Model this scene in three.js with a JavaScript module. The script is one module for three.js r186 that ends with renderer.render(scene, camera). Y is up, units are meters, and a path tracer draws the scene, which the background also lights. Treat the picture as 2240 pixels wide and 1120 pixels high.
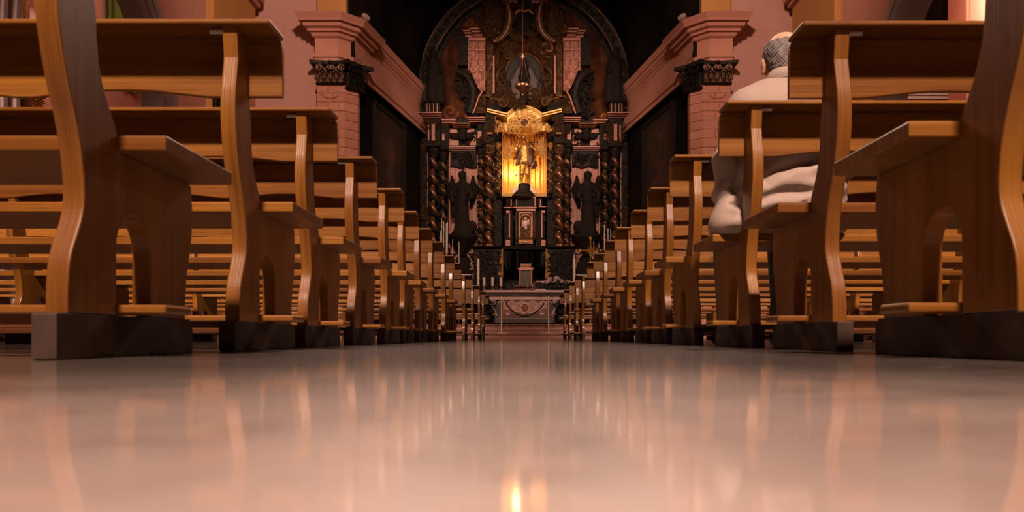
import * as THREE from 'three';
import { mergeGeometries, mergeVertices, toCreasedNormals } from 'three/addons/utils/BufferGeometryUtils.js';
import { RoundedBoxGeometry } from 'three/addons/geometries/RoundedBoxGeometry.js';
import { ParametricGeometry } from 'three/addons/geometries/ParametricGeometry.js';
import { MarchingCubes } from 'three/addons/objects/MarchingCubes.js';
import { RectAreaLightUniformsLib } from 'three/addons/lights/RectAreaLightUniformsLib.js';

// ------------------------------------------------------------------ camera, light, exposure
const W = 2240, H = 1120, F = 1750, CX = 1146, CY = 737, EYE = 0.0426;
const scene = new THREE.Scene();
scene.background = new THREE.Color(0x000000);
const camera = new THREE.PerspectiveCamera(2 * Math.atan(H / 2 / F) * 180 / Math.PI, W / H, 0.02, 80);
camera.position.set(0, EYE, 0);
camera.lookAt(0, EYE, -10);
camera.setViewOffset(W, H, W / 2 - CX, H / 2 - CY, W, H);      // lens shift: level camera, tall framing
camera.focus = 7; camera.userData.fStop = 5.6;
const renderer = new THREE.WebGLRenderer({ antialias: true });
renderer.toneMapping = THREE.LinearToneMapping;
renderer.toneMappingExposure = 1.0;
renderer.shadowMap.enabled = true;
RectAreaLightUniformsLib.init();

const WARM = new THREE.Color(1, 0.70, 0.56);
// the nave lantern hangs behind and above the camera; two floodlights on the nave walls throw light to the chancel
const LANTERN = { y: 10.2, z: 6.2, radius: 0.4, lamps: [] };      // four shaded spotlights on the rear gallery rail, two for each block of pews
for (const s of [-1, 1]) LANTERN.lamps.push({ x: s * 1.3, aim: [s * 4.5, 0, -4.0], angle: 0.385, penumbra: 0.28, intensity: 1400 }, { x: s * 2.3, aim: [s * 4.9, 0, -14.0], angle: 0.235, penumbra: 0.3, intensity: 1500 });
const FLOOD = { x: 1.5, y: 11.2, z: -8.5, intensity: 390, aim: [4.4, 5.8, -21.5], angle: 0.52 };   // pair hung from the nave ceiling
const PENDANT = { x: 3.0, y: 11.0, z: -19.4, intensity: 170, aim: [0, 0, 0.6], angle: 0.27 };            // pair in the crown of the chancel arch
const PORCH = { x: 0, y: 4.8, z: 1.7, intensity: 470, aim: [0, 0, -0.14], angle: 0.21 };          // lamp over the entrance, just behind the camera
const CORNICE_SPOT = 60;
const NICHE_LAMP = 3.2, NICHE_LAMP_LOW = 2.0, AISLE_LAMP = 25, AISLE_LAMP_LEFT = 30;
for (const q of LANTERN.lamps) {
  const l = new THREE.SpotLight(WARM, q.intensity, 0, q.angle, q.penumbra, 2), d = new THREE.Vector3(...q.aim).sub(new THREE.Vector3(q.x, LANTERN.y, LANTERN.z)).setLength(0.14);
  l.position.set(q.x + d.x, LANTERN.y + d.y, LANTERN.z + d.z); l.target.position.set(...q.aim); l.castShadow = true; l.shadow.radius = LANTERN.radius / 0.02; l.name = 'lantern_light'; scene.add(l, l.target);
}

// ------------------------------------------------------------------ helpers
function rng(seed) { let a = seed >>> 0; return () => { a = (a + 0x6D2B79F5) | 0; let t = Math.imul(a ^ (a >>> 15), 1 | a); t = (t + Math.imul(t ^ (t >>> 7), 61 | t)) ^ t; return ((t ^ (t >>> 14)) >>> 0) / 4294967296; }; }
const used = new Map();
function numbered(n) { const k = used.get(n) || 0; used.set(n, k + 1); return k ? `${n}_${String(k).padStart(3, '0')}` : n; }
function tag(o, label, category, group) { o.userData.label = label; o.userData.category = category; if (group) o.userData.group = group; return o; }
function thing(name, label, category, pos = [0, 0, 0], group) {
  const o = new THREE.Group(); o.name = numbered(name); o.position.set(...pos); scene.add(o); return tag(o, label, category, group);
}
function merged(gs) {
  if (!Array.isArray(gs)) return gs;
  if (gs.length === 1) return gs[0];
  const list = gs.map((g) => { const n = g.index ? g.toNonIndexed() : g; for (const k of Object.keys(n.attributes)) if (!['position', 'normal', 'uv'].includes(k)) n.deleteAttribute(k); return n; });
  for (const g of list) if (!g.attributes.uv) g.setAttribute('uv', new THREE.BufferAttribute(new Float32Array(g.attributes.position.count * 2), 2));
  return mergeGeometries(list);
}
function part(name, gs, m, parent) { const o = new THREE.Mesh(merged(gs), m); o.name = parent === scene ? numbered(name) : name; o.castShadow = o.receiveShadow = true; parent.add(o); return o; }
function struct(name, gs, m, parent = scene) { const o = part(name, gs, m, parent); if (parent === scene) o.userData.kind = 'structure'; return o; }
const V2 = (x, y) => new THREE.Vector2(x, y), V3 = (x, y, z) => new THREE.Vector3(x, y, z);
function boxG(x0, y0, z0, x1, y1, z1) { const g = new THREE.BoxGeometry(Math.abs(x1 - x0), Math.abs(y1 - y0), Math.abs(z1 - z0)); g.translate((x0 + x1) / 2, (y0 + y1) / 2, (z0 + z1) / 2); return g; }
function rboxG(x0, y0, z0, x1, y1, z1, r = 0.01, s = 2) { const g = new RoundedBoxGeometry(Math.abs(x1 - x0), Math.abs(y1 - y0), Math.abs(z1 - z0), s, r); g.translate((x0 + x1) / 2, (y0 + y1) / 2, (z0 + z1) / 2); return g; }
function tubeG(pts, r, seg = 24, rad = 6, closed = false) { return new THREE.TubeGeometry(new THREE.CatmullRomCurve3(pts.map((p) => p.isVector3 ? p : V3(...p)), closed), seg, r, rad, closed); }
function latheG(prof, seg = 20) { return new THREE.LatheGeometry(prof.map((p) => V2(...p)), seg); }
function shapeOf(pts) { const s = new THREE.Shape(); pts.forEach((p, i) => i ? s.lineTo(p[0], p[1]) : s.moveTo(p[0], p[1])); s.closePath(); return s; }
function extrudeG(shape, depth, bevel = 0, curve = 12) { return new THREE.ExtrudeGeometry(shape, { depth, bevelEnabled: bevel > 0, bevelThickness: bevel, bevelSize: bevel, bevelOffset: -bevel, bevelSegments: 2, curveSegments: curve }); }
function blob(x, y, z, rx, ry, rz, ws = 10, hs = 8) { const g = new THREE.SphereGeometry(1, ws, hs); g.scale(rx, ry, rz); g.translate(x, y, z); return g; }
// box-projected uv in metres, the u axis along the grain
function uvGrain(g0, axis, off = 0) {
  const g = g0.index ? g0.toNonIndexed() : g0, p = g.attributes.position, uv = new Float32Array(p.count * 2), a = V3(), b = V3(), c = V3(), n = V3();
  for (let i = 0; i < p.count; i += 3) {
    a.fromBufferAttribute(p, i); b.fromBufferAttribute(p, i + 1); c.fromBufferAttribute(p, i + 2);
    n.crossVectors(b.clone().sub(a), c.clone().sub(a));
    const ab = [Math.abs(n.x), Math.abs(n.y), Math.abs(n.z)];
    const d = ab.indexOf(Math.max(...ab)), rest = [0, 1, 2].filter((k) => k !== d);
    let ua = axis, va; if (d === axis) { ua = rest[0]; va = rest[1]; } else va = rest.find((k) => k !== axis);
    [a, b, c].forEach((v, k) => { const q = v.toArray(); uv[(i + k) * 2] = q[ua] + off; uv[(i + k) * 2 + 1] = q[va] + off * 0.37 + d * 0.11; });
  }
  g.setAttribute('uv', new THREE.BufferAttribute(uv, 2)); return g;
}
// signed-distance modelling: prims = [ [a, ra, b, rb] tapered capsules | ['e', c, r] ellipsoids ]
function sdfG(prims, k, lo, hi, res, extra) {
  const mc = new MarchingCubes(res, new THREE.MeshBasicMaterial(), false, false, 160000);
  mc.isolation = 0;
  const c = lo.map((v, i) => (v + hi[i]) / 2), h = lo.map((v, i) => (hi[i] - v) / 2), half = res / 2;
  const dist = (x, y, z) => {
    let d = 1e3;
    for (const q of prims) {
      let e, kk = k;
      if (q[0] === 'e') {
        const [, o, r, k2] = q; const X = (x - o[0]), Y = (y - o[1]), Z = (z - o[2]);
        const k0 = Math.hypot(X / r[0], Y / r[1], Z / r[2]), k1 = Math.hypot(X / (r[0] * r[0]), Y / (r[1] * r[1]), Z / (r[2] * r[2]));
        e = k1 > 1e-9 ? k0 * (k0 - 1) / k1 : -Math.min(...r); if (k2) kk = k2;
      } else {
        const [A, ra, B, rb, k2] = q; const bx = B[0] - A[0], by = B[1] - A[1], bz = B[2] - A[2], px = x - A[0], py = y - A[1], pz = z - A[2];
        let t = (px * bx + py * by + pz * bz) / (bx * bx + by * by + bz * bz + 1e-12); t = t < 0 ? 0 : t > 1 ? 1 : t;
        e = Math.hypot(px - bx * t, py - by * t, pz - bz * t) - (ra + (rb - ra) * t); if (k2) kk = k2;
      }
      const hh = Math.max(kk - Math.abs(d - e), 0) / kk; d = Math.min(d, e) - hh * hh * kk * 0.25;
    }
    return extra ? extra(d, x, y, z) : d;
  };
  for (let iz = 0; iz < res; iz++) for (let iy = 0; iy < res; iy++) for (let ix = 0; ix < res; ix++)
    mc.field[ix + iy * res + iz * res * res] = -dist(c[0] + (ix - half) / half * h[0], c[1] + (iy - half) / half * h[1], c[2] + (iz - half) / half * h[2]);
  mc.update();
  const pos = new Float32Array(mc.count * 3);
  for (let i = 0; i < mc.count; i++) for (let j = 0; j < 3; j++) pos[i * 3 + j] = c[j] + mc.positionArray[i * 3 + j] * h[j];
  let g = new THREE.BufferGeometry(); g.setAttribute('position', new THREE.BufferAttribute(pos, 3));
  g = mergeVertices(g, Math.min(...h) * 1e-4); g.computeVertexNormals();
  g.setAttribute('uv', new THREE.BufferAttribute(new Float32Array(g.attributes.position.count * 2), 2));
  const uv = g.attributes.uv, p = g.attributes.position; for (let i = 0; i < p.count; i++) uv.setXY(i, p.getX(i) + p.getZ(i), p.getY(i));
  return g;
}
// a moulding swept along a plan path; profile = [out, height], outward to the left-hand or right-hand side
function sweepG(profile, path, side = 1) {
  const n = path.length, pos = [], uv = [], rows = [];
  for (let i = 0; i < n; i++) {
    const d0 = i ? V2(path[i][0] - path[i - 1][0], path[i][1] - path[i - 1][1]).normalize() : null;
    const d1 = i < n - 1 ? V2(path[i + 1][0] - path[i][0], path[i + 1][1] - path[i][1]).normalize() : null;
    const a = d0 || d1, b = d1 || d0, na = V2(-a.y, a.x).multiplyScalar(side), nb = V2(-b.y, b.x).multiplyScalar(side);
    const m = na.clone().add(nb).normalize(); const s = 1 / Math.max(0.35, m.dot(na));
    rows.push(profile.map(([o, h]) => [path[i][0] + m.x * s * o, h, path[i][1] + m.y * s * o]));
  }
  let acc = 0;
  for (let i = 0; i < n - 1; i++) {
    const len = Math.hypot(path[i + 1][0] - path[i][0], path[i + 1][1] - path[i][1]);
    for (let j = 0; j < profile.length - 1; j++) {
      const A = rows[i][j], B = rows[i + 1][j], C = rows[i + 1][j + 1], D = rows[i][j + 1];
      const tri = side > 0 ? [A, B, C, A, C, D] : [A, C, B, A, D, C];
      const us = side > 0 ? [acc, acc + len, acc + len, acc, acc + len, acc] : [acc, acc + len, acc + len, acc, acc, acc + len];
      tri.forEach((v, k) => { pos.push(...v); uv.push(us[k], v[1]); });
    }
    acc += len;
  }
  const g = new THREE.BufferGeometry(); g.setAttribute('position', new THREE.Float32BufferAttribute(pos, 3)); g.setAttribute('uv', new THREE.Float32BufferAttribute(uv, 2)); g.computeVertexNormals(); return g;
}
function spiral(cx, cy, z, r, turns, dir, start, tube, tail) {
  const pts = []; const n = 26;
  for (let i = 0; i <= n; i++) { const t = i / n, a = start + dir * turns * 2 * Math.PI * t, q = r * (1 - 0.86 * t); pts.push(V3(cx + q * Math.cos(a), cy + q * Math.sin(a), z + tube * 1.2 * t)); }
  if (tail) pts.unshift(V3(tail[0], tail[1], z));
  return tubeG(pts, tube, 34, 5);
}

// ------------------------------------------------------------------ procedural textures
function vnoise(seed) {
  const r = rng(seed), T = new Float32Array(65536); for (let i = 0; i < 65536; i++) T[i] = r();
  return (x, y, px, py) => {
    const xi = Math.floor(x), yi = Math.floor(y), fx = x - xi, fy = y - yi, sx = fx * fx * (3 - 2 * fx), sy = fy * fy * (3 - 2 * fy);
    const g = (a, b) => T[((((a % px) + px) % px) * 311 + (((b % py) + py) % py) * 173 + 7919) & 65535];
    return (g(xi, yi) * (1 - sx) + g(xi + 1, yi) * sx) * (1 - sy) + (g(xi, yi + 1) * (1 - sx) + g(xi + 1, yi + 1) * sx) * sy;
  };
}
function fbm(N, u, v, fx, fy, oct = 4) { let s = 0, a = 0.5, t = 0; for (let o = 0; o < oct; o++) { const m = 1 << o; s += a * N(u * fx * m + o * 17, v * fy * m + o * 31, fx * m, fy * m); t += a; a *= 0.5; } return s / t; }
function dataTex(size, fn, srgb, rx = 1, ry = 1) {
  const d = new Uint8Array(size * size * 4);
  for (let y = 0; y < size; y++) for (let x = 0; x < size; x++) { const c = fn(x / size, y / size), i = (y * size + x) * 4; for (let k = 0; k < 3; k++) d[i + k] = Math.max(0, Math.min(255, Math.round(c[k] * 255))); d[i + 3] = 255; }
  const t = new THREE.DataTexture(d, size, size); t.wrapS = t.wrapT = THREE.RepeatWrapping; t.magFilter = THREE.LinearFilter; t.minFilter = THREE.LinearMipmapLinearFilter; t.generateMipmaps = true;
  if (srgb) t.colorSpace = THREE.SRGBColorSpace; t.repeat.set(rx, ry); t.needsUpdate = true; return t;
}
const mix = (a, b, t) => a.map((v, i) => v + (b[i] - v) * t), clamp = (x, a = 0, b = 1) => Math.max(a, Math.min(b, x));
const N1 = vnoise(11), N2 = vnoise(23), N3 = vnoise(37), N4 = vnoise(53);
function woodTex(seed, lightC, darkC) {
  const N = vnoise(seed);
  return dataTex(512, (u, v) => {
    const w = fbm(N, u, v, 2, 5, 3), q = v + 0.05 * (fbm(N3, u, v, 2, 3, 3) - 0.5), g = fbm(N1, u, q, 3, 40, 4), f = fbm(N2, u, v, 9, 150, 2), pore = f > 0.68 ? (f - 0.68) * 2.2 : 0;
    return mix(darkC, lightC, clamp(0.15 + 0.55 * w + 0.75 * (g - 0.45) - pore));
  }, true, 1 / 1.7, 1 / 0.5);
}
const grainBump = dataTex(512, (u, v) => { const f = fbm(N2, u, v, 9, 150, 3); return [f, f, f]; }, false, 1 / 1.7, 1 / 0.5);
const woodMat = (seed, l, d) => new THREE.MeshPhysicalMaterial({ map: woodTex(seed, l, d), bumpMap: grainBump, bumpScale: 0.0004, roughness: 0.38, specularIntensity: 0.5, clearcoat: 0.08, clearcoatRoughness: 0.15 });
const plasterBump = dataTex(512, (u, v) => { const f = fbm(N3, u, v, 6, 6, 6); return [f, f, f]; }, false, 1 / 1.5, 1 / 1.5);
function plaster(c1, c2, seed, rough = 0.85) { const N = vnoise(seed); return new THREE.MeshStandardMaterial({ map: dataTex(256, (u, v) => mix(c1, c2, clamp(fbm(N, u, v, 3, 3, 5) * 1.5 - 0.25)), true, 1 / 3, 1 / 3), bumpMap: plasterBump, bumpScale: 0.004, roughness: rough }); }
const carveBump = dataTex(512, (u, v) => { const f = 1 - Math.abs(fbm(N4, u, v, 10, 10, 4) * 2 - 1) * 2.2, g = fbm(N3, u, v, 24, 24, 2); const w = clamp(0.7 * f + 0.3 * g); return [w, w, w]; }, false, 1 / 1.2, 1 / 1.2);
const M = {
  wood: woodMat(101, [0.55, 0.365, 0.125], [0.36, 0.208, 0.062]),
  woodB: woodMat(102, [0.51, 0.33, 0.11], [0.33, 0.182, 0.054]),
  woodDark: woodMat(103, [0.40, 0.23, 0.12], [0.27, 0.145, 0.075]),
  base: new THREE.MeshPhysicalMaterial({ specularIntensity: 0.2, map: dataTex(256, (u, v) => mix([0.17, 0.125, 0.10], [0.30, 0.235, 0.20], clamp(fbm(N1, u, v, 5, 5, 5) * 1.6 - 0.3)), true, 1 / 0.5, 1 / 0.5), bumpMap: plasterBump, bumpScale: 0.002, roughness: 0.75 }),
  peg: new THREE.MeshStandardMaterial({ color: 0xb0a39c, roughness: 0.4, metalness: 0.3 }),
  wall: plaster([0.67, 0.47, 0.42], [0.73, 0.55, 0.50], 7),
  stone: plaster([0.66, 0.42, 0.35], [0.75, 0.52, 0.43], 8, 0.8),
  stoneB: plaster([0.62, 0.39, 0.31], [0.72, 0.48, 0.38], 9, 0.8),
  ochre: plaster([0.66, 0.44, 0.22], [0.73, 0.52, 0.28], 10, 0.8),
  mortar: plaster([0.78, 0.62, 0.55], [0.82, 0.68, 0.6], 12),
  greyStone: plaster([0.52, 0.44, 0.41], [0.62, 0.53, 0.5], 13, 0.7),
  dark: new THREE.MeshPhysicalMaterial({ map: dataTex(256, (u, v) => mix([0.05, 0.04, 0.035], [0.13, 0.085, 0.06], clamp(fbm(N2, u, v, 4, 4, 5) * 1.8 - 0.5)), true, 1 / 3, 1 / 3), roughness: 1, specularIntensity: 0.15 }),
  cream: plaster([0.86, 0.76, 0.66], [0.9, 0.8, 0.7], 15),
  green: plaster([0.36, 0.47, 0.16], [0.40, 0.50, 0.19], 16),
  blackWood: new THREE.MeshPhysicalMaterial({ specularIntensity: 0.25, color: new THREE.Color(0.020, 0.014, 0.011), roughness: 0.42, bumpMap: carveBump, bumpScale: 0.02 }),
  darkCarved: new THREE.MeshStandardMaterial({ color: new THREE.Color(0.15, 0.078, 0.032), roughness: 0.3, metalness: 0.75, bumpMap: carveBump, bumpScale: 0.035 }),
  shaft: new THREE.MeshStandardMaterial({ color: new THREE.Color(0.15, 0.062, 0.03), roughness: 0.27, metalness: 0.55 }),
  gilt: new THREE.MeshStandardMaterial({ color: new THREE.Color(0.62, 0.33, 0.085), roughness: 0.36, metalness: 0.75, bumpMap: carveBump, bumpScale: 0.012 }),
  gold: new THREE.MeshStandardMaterial({ color: new THREE.Color(0.80, 0.47, 0.13), roughness: 0.42, metalness: 0.35, bumpMap: carveBump, bumpScale: 0.01 }),
  rose: plaster([0.62, 0.40, 0.33], [0.74, 0.50, 0.42], 17, 0.55),
  roseDark: plaster([0.40, 0.21, 0.15], [0.50, 0.28, 0.2], 27, 0.6),
  bronzeDark: new THREE.MeshStandardMaterial({ color: new THREE.Color(0.22, 0.11, 0.065), roughness: 0.45, metalness: 0.4 }),
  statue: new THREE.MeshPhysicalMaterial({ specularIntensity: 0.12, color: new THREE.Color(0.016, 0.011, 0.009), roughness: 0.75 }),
  brass: new THREE.MeshStandardMaterial({ color: new THREE.Color(0.95, 0.72, 0.52), roughness: 0.4, metalness: 0.6 }),
  bronze: new THREE.MeshStandardMaterial({ color: new THREE.Color(0.42, 0.2, 0.11), roughness: 0.25, metalness: 0.9 }),
  wax: new THREE.MeshPhysicalMaterial({ color: 0xc9b8a8, roughness: 0.5 }),
  marble: plaster([0.70, 0.56, 0.52], [0.80, 0.68, 0.62], 18, 0.3),
  marbleDark: plaster([0.24, 0.22, 0.20], [0.33, 0.29, 0.26], 19, 0.3),
  stepStone: plaster([0.50, 0.31, 0.25], [0.62, 0.42, 0.35], 20, 0.25),
  velvet: new THREE.MeshStandardMaterial({ color: 0x1c1210, roughness: 0.9 }),
  ironBlack: new THREE.MeshStandardMaterial({ color: 0x14100e, roughness: 0.5, metalness: 0.4 }),
};

// ------------------------------------------------------------------ the church itself
const NX = 7.05, ZN = -20.9, ZB = 7, TOP = 15;             // nave half width, chancel arch, back wall, ceiling
{
  const floorMap = dataTex(1024, (u, v) => {
    const a = fbm(N1, u, v, 4, 4, 6), b = fbm(N2, u, v, 14, 14, 5), c = fbm(N3, u, v, 60, 60, 3), vein = clamp(1 - Math.abs(fbm(N4, u, v, 6, 6, 5) - 0.5) * 16);
    return mix([0.42, 0.37, 0.345], [0.51, 0.46, 0.435], clamp(a * 1.1 + (b - 0.5) * 0.7)).map((q) => q - 0.07 * vein * b - 0.07 * clamp(c * 2 - 1.1));
  }, true, 1 / 2.6, 1 / 2.6);
  const floorRough = dataTex(512, (u, v) => { const a = fbm(N2, u, v, 5, 5, 5), b = fbm(N4, u, v, 30, 30, 3); const q = clamp(0.45 + 0.10 * (a - 0.5) + 0.06 * (b - 0.5)); return [q, q, q]; }, false, 1 / 1.9, 1 / 1.9);
  const fm = new THREE.MeshPhysicalMaterial({ map: floorMap, roughnessMap: floorRough, roughness: 1, clearcoat: 1, clearcoatRoughness: 0.075, ior: 1.6 });
  struct('floor', uvGrain(boxG(-10.2, -0.2, ZB + 0.4, 10.2, 0, -30), 0), fm);
}
{ // nave side walls with arches to the side aisles
  for (const s of [-1, 1]) {
    const sh = shapeOf([[ZN, 0], [ZB + 0.3, 0], [ZB + 0.3, TOP], [ZN, TOP]]);
    for (const zc of [-13.2, -5.7, 1.8]) {
      const h = new THREE.Path(); h.moveTo(zc - 2.25, 0.001); h.lineTo(zc - 2.25, 4.3); h.absarc(zc, 4.3, 2.25, Math.PI, 0, true); h.lineTo(zc + 2.25, 0.001); h.closePath(); sh.holes.push(h);
    }
    const g = extrudeG(sh, 0.25, 0, 24); g.rotateY(-Math.PI / 2); // (z,h,d) -> x = -d
    const w = struct(s < 0 ? 'wall_left' : 'wall_right', g, M.stone);
    w.position.x = s < 0 ? -NX : NX + 0.25;
    // archivolts
    for (const zc of [-13.2, -5.7]) {
      const band = (r0, r1, depth) => { const q = new THREE.Shape(), y = 4.3; q.moveTo(zc - r1, 0); q.lineTo(zc - r1, y); q.absarc(zc, y, r1, Math.PI, 0, true); q.lineTo(zc + r1, 0); q.lineTo(zc + r0, 0); q.lineTo(zc + r0, y); q.absarc(zc, y, r0, 0, Math.PI, false); q.lineTo(zc - r0, 0); q.closePath(); const g = extrudeG(q, depth, 0.01, 28); g.rotateY(-Math.PI / 2); return g; };
      const out = s < 0 ? 0.07 : 0.3, a = [band(2.2, 2.8, 0.37), band(2.7, 2.86, 0.42), band(2.45, 2.55, 0.40), band(2.18, 2.28, 0.40)];
      a.forEach((g, i) => g.translate(out + (i ? (s < 0 ? 0.04 : 0.01) : 0), 0, 0));
      const t = struct('trim', a, M.greyStone); t.position.x = s < 0 ? -NX : NX;
    }
    // piers on the nave wall: shafts in ochre stone with a cap moulding
    for (const [z0, z1] of [[-20.55, -17.75], [-9.9, -8.9]]) {
      const p = struct('trim', rboxG(s * (NX + 0.1), 0, z0, s * (NX - 0.16), 8.55, z1, 0.015), M.ochre);
      struct('cap_moulding', [rboxG(s * (NX + 0.1), 8.5, z0 - 0.06, s * (NX - 0.26), 8.62, z1 + 0.06, 0.02), rboxG(s * (NX + 0.1), 8.62, z0 - 0.12, s * (NX - 0.36), 8.78, z1 + 0.12, 0.02)], M.stone, p);
    }
    // side aisle: outer wall, end wall
    struct(s < 0 ? 'wall_aisle_left' : 'wall_aisle_right', uvGrain(boxG(s * 9.85, 0, ZB + 0.3, s * 10.2, 9.2, -21.6), 2), M.wall);
    struct(s < 0 ? 'wall_aisle_end_left' : 'wall_aisle_end_right', uvGrain(boxG(s * 7.3, 0, -21.2, s * 9.9, 9.2, -21.5), 0), M.wall);
    struct(s < 0 ? 'ceiling_aisle_left' : 'ceiling_aisle_right', uvGrain(boxG(s * 7.05, 9.0, ZB + 0.3, s * 10.2, 9.3, -21.6), 2), M.stone);
    // wall that closes the nave beside the chancel arch
    struct(s < 0 ? 'wall_front_left' : 'wall_front_right', uvGrain(boxG(s * 4.6, 0, ZN, s * 7.3, TOP, ZN - 0.5), 0), M.wall);
  }
  // wall above the chancel arch
  const up = shapeOf([[-4.65, 9.3], [4.65, 9.3], [4.65, TOP], [-4.65, TOP]]);
  const s2 = new THREE.Shape(); s2.moveTo(-4.65, 9.3); s2.lineTo(-4.45, 9.3); s2.absarc(0, 9.3, 4.45, Math.PI, 0, true); s2.lineTo(4.65, 9.3); s2.lineTo(4.65, TOP); s2.lineTo(-4.65, TOP); s2.closePath();
  const g = extrudeG(s2, 0.5, 0, 32); g.translate(0, 0, ZN - 0.5); struct('wall_above_arch', g, M.wall);
  struct('ceiling', uvGrain(boxG(-NX - 0.6, TOP, ZB + 0.4, NX + 0.6, TOP + 0.3, ZN - 0.5), 2), M.wall);
  struct('wall_back', uvGrain(boxG(-10.2, 0, ZB, 10.2, TOP + 0.3, ZB + 0.4), 0), M.wall);
}
// chancel: steps, raised floor, splayed dark walls, vault
for (const [z, y, i] of [[-21.0, 0.13, 0], [-21.42, 0.26, 1], [-21.84, 0.39, 2]]) {
  const st = struct('floor_step', uvGrain(rboxG(-4.15, y - 0.13, z, 4.15, y - 0.035, i === 2 ? -29.5 : z - 0.6, 0.008), 0), M.stepStone);
  struct('nosing', uvGrain(rboxG(-4.15, y - 0.035, z + 0.03, 4.15, y, i === 2 ? -29.5 : z - 0.6, 0.012), 0), M.stepStone, st);
}
const CH = [[-4.44, -20.85], [-3.15, -28.6]];              // chancel wall, left side, in plan
for (const s of [-1, 1]) {
  const a = [s * -CH[0][0], CH[0][1]], b = [s * -CH[1][0], CH[1][1]];
  const sh = shapeOf([[a[0], -a[1]], [b[0], -b[1]], [b[0] + s * 0.5, -b[1]], [a[0] + s * 0.5, -a[1]]]);
  const g = extrudeG(sh, 13.5, 0); g.rotateX(-Math.PI / 2);
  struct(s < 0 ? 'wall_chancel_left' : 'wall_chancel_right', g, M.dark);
  // plain wall band below the entablature
  const sd = s < 0 ? 1 : -1, q = (pts) => pts.map(([x, z]) => [s * -x, z]);
  const prof = [[0, 7.25], [0.05, 7.25], [0.05, 7.34], [0.09, 7.36], [0.09, 7.46], [0.04, 7.48], [0.04, 7.86], [0.1, 7.9], [0.13, 7.98], [0.2, 8.0], [0.2, 8.06], [0.28, 8.1], [0.3, 8.2], [0.38, 8.21], [0.40, 8.28], [0.46, 8.40], [0, 8.43]];
  struct('trim', sweepG(prof.map(([o, h]) => [o, 7.12 + (h - 7.25) * 0.98]), q([[-5.33, -20.98], [-5.33, -20.6], [-4.80, -20.6], [-4.52, -20.9], [-4.36, -21.8], [-4.6, -21.84]]), sd), M.stone);
  struct('trim', sweepG(prof.map(([o, h]) => [o * 0.38, h]), q([[-4.43, -20.88], [-3.36, -27.3]]), sd), M.stone);
  struct('trim', sweepG([[0, 6.78], [0.05, 6.78], [0.05, 6.9], [0.09, 6.92], [0.09, 7.04], [0.03, 7.06], [0.03, 7.26]], q([[-4.27, -20.88], [-3.20, -27.3]]), sd), M.stone);
  // attic pier above the cornice
  struct('trim', uvGrain(boxG(s * 5.33, 8.2, -20.62, s * 4.58, 13, -21.3), 1), M.ochre);
}
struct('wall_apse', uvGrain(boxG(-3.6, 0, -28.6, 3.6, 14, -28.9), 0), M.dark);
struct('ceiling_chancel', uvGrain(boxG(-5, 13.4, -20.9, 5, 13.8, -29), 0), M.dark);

// pilasters of the chancel arch, laid in stone blocks with pale joints
function capital(parent, w, h, d, mats) {       // centred on x=0, base at y=0, front at z=0, hanging forward
  const [m1, m2] = mats;
  part('bell', [rboxG(-w / 2, 0, -d, w / 2, h * 0.62, 0.02, 0.02), rboxG(-w / 2 - 0.03, -0.03, -d, w / 2 + 0.03, 0.03, 0.05, 0.012)], m1, parent);
  const ab = shapeOf([[-w / 2 - 0.14, -d], [w / 2 + 0.14, -d], [w / 2 + 0.16, 0.18], [w / 4, 0.1], [0, 0.08], [-w / 4, 0.1], [-w / 2 - 0.16, 0.18]].map(([x, z]) => [x, -z]));
  const abg = extrudeG(ab, h * 0.13, 0.01); abg.rotateX(-Math.PI / 2); abg.translate(0, h * 0.87, 0);
  part('abacus', [abg, blob(0, h * 0.93, 0.12, 0.05, 0.05, 0.05)], m1, parent);
  part('volutes', [-1, 1].flatMap((s) => [spiral(s * w * 0.40, h * 0.70, 0.1, h * 0.16, 1.7, -s, Math.PI / 2, 0.018, [s * w * 0.12, h * 0.5]), spiral(s * w * 0.06 + w * 0.02, h * 0.72, 0.08, h * 0.11, 1.5, s, Math.PI / 2, 0.014, [s * w * 0.3, h * 0.5])]), m2, parent);
  const lv = []; const R = rng(5);
  for (let row = 0; row < 2; row++) for (let i = 0; i < 4 + row; i++) {
    const x = -w / 2 + w * (i + 0.5) / (4 + row), y = row ? h * 0.36 : h * 0.14;
    lv.push(tubeG([[x, y - 0.08, 0.02], [x, y + 0.04, 0.05], [x, y + 0.1, 0.09], [x, y + 0.09, 0.13]], 0.022, 10, 5), tubeG([[x - 0.04, y - 0.06, 0.02], [x - 0.045, y + 0.03, 0.05], [x - 0.06, y + 0.05, 0.08]], 0.014, 8, 5), tubeG([[x + 0.04, y - 0.06, 0.02], [x + 0.045, y + 0.03, 0.05], [x + 0.06, y + 0.05, 0.08]], 0.014, 8, 5));
  }
  part('leaves', lv, m2, parent);
}
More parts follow.
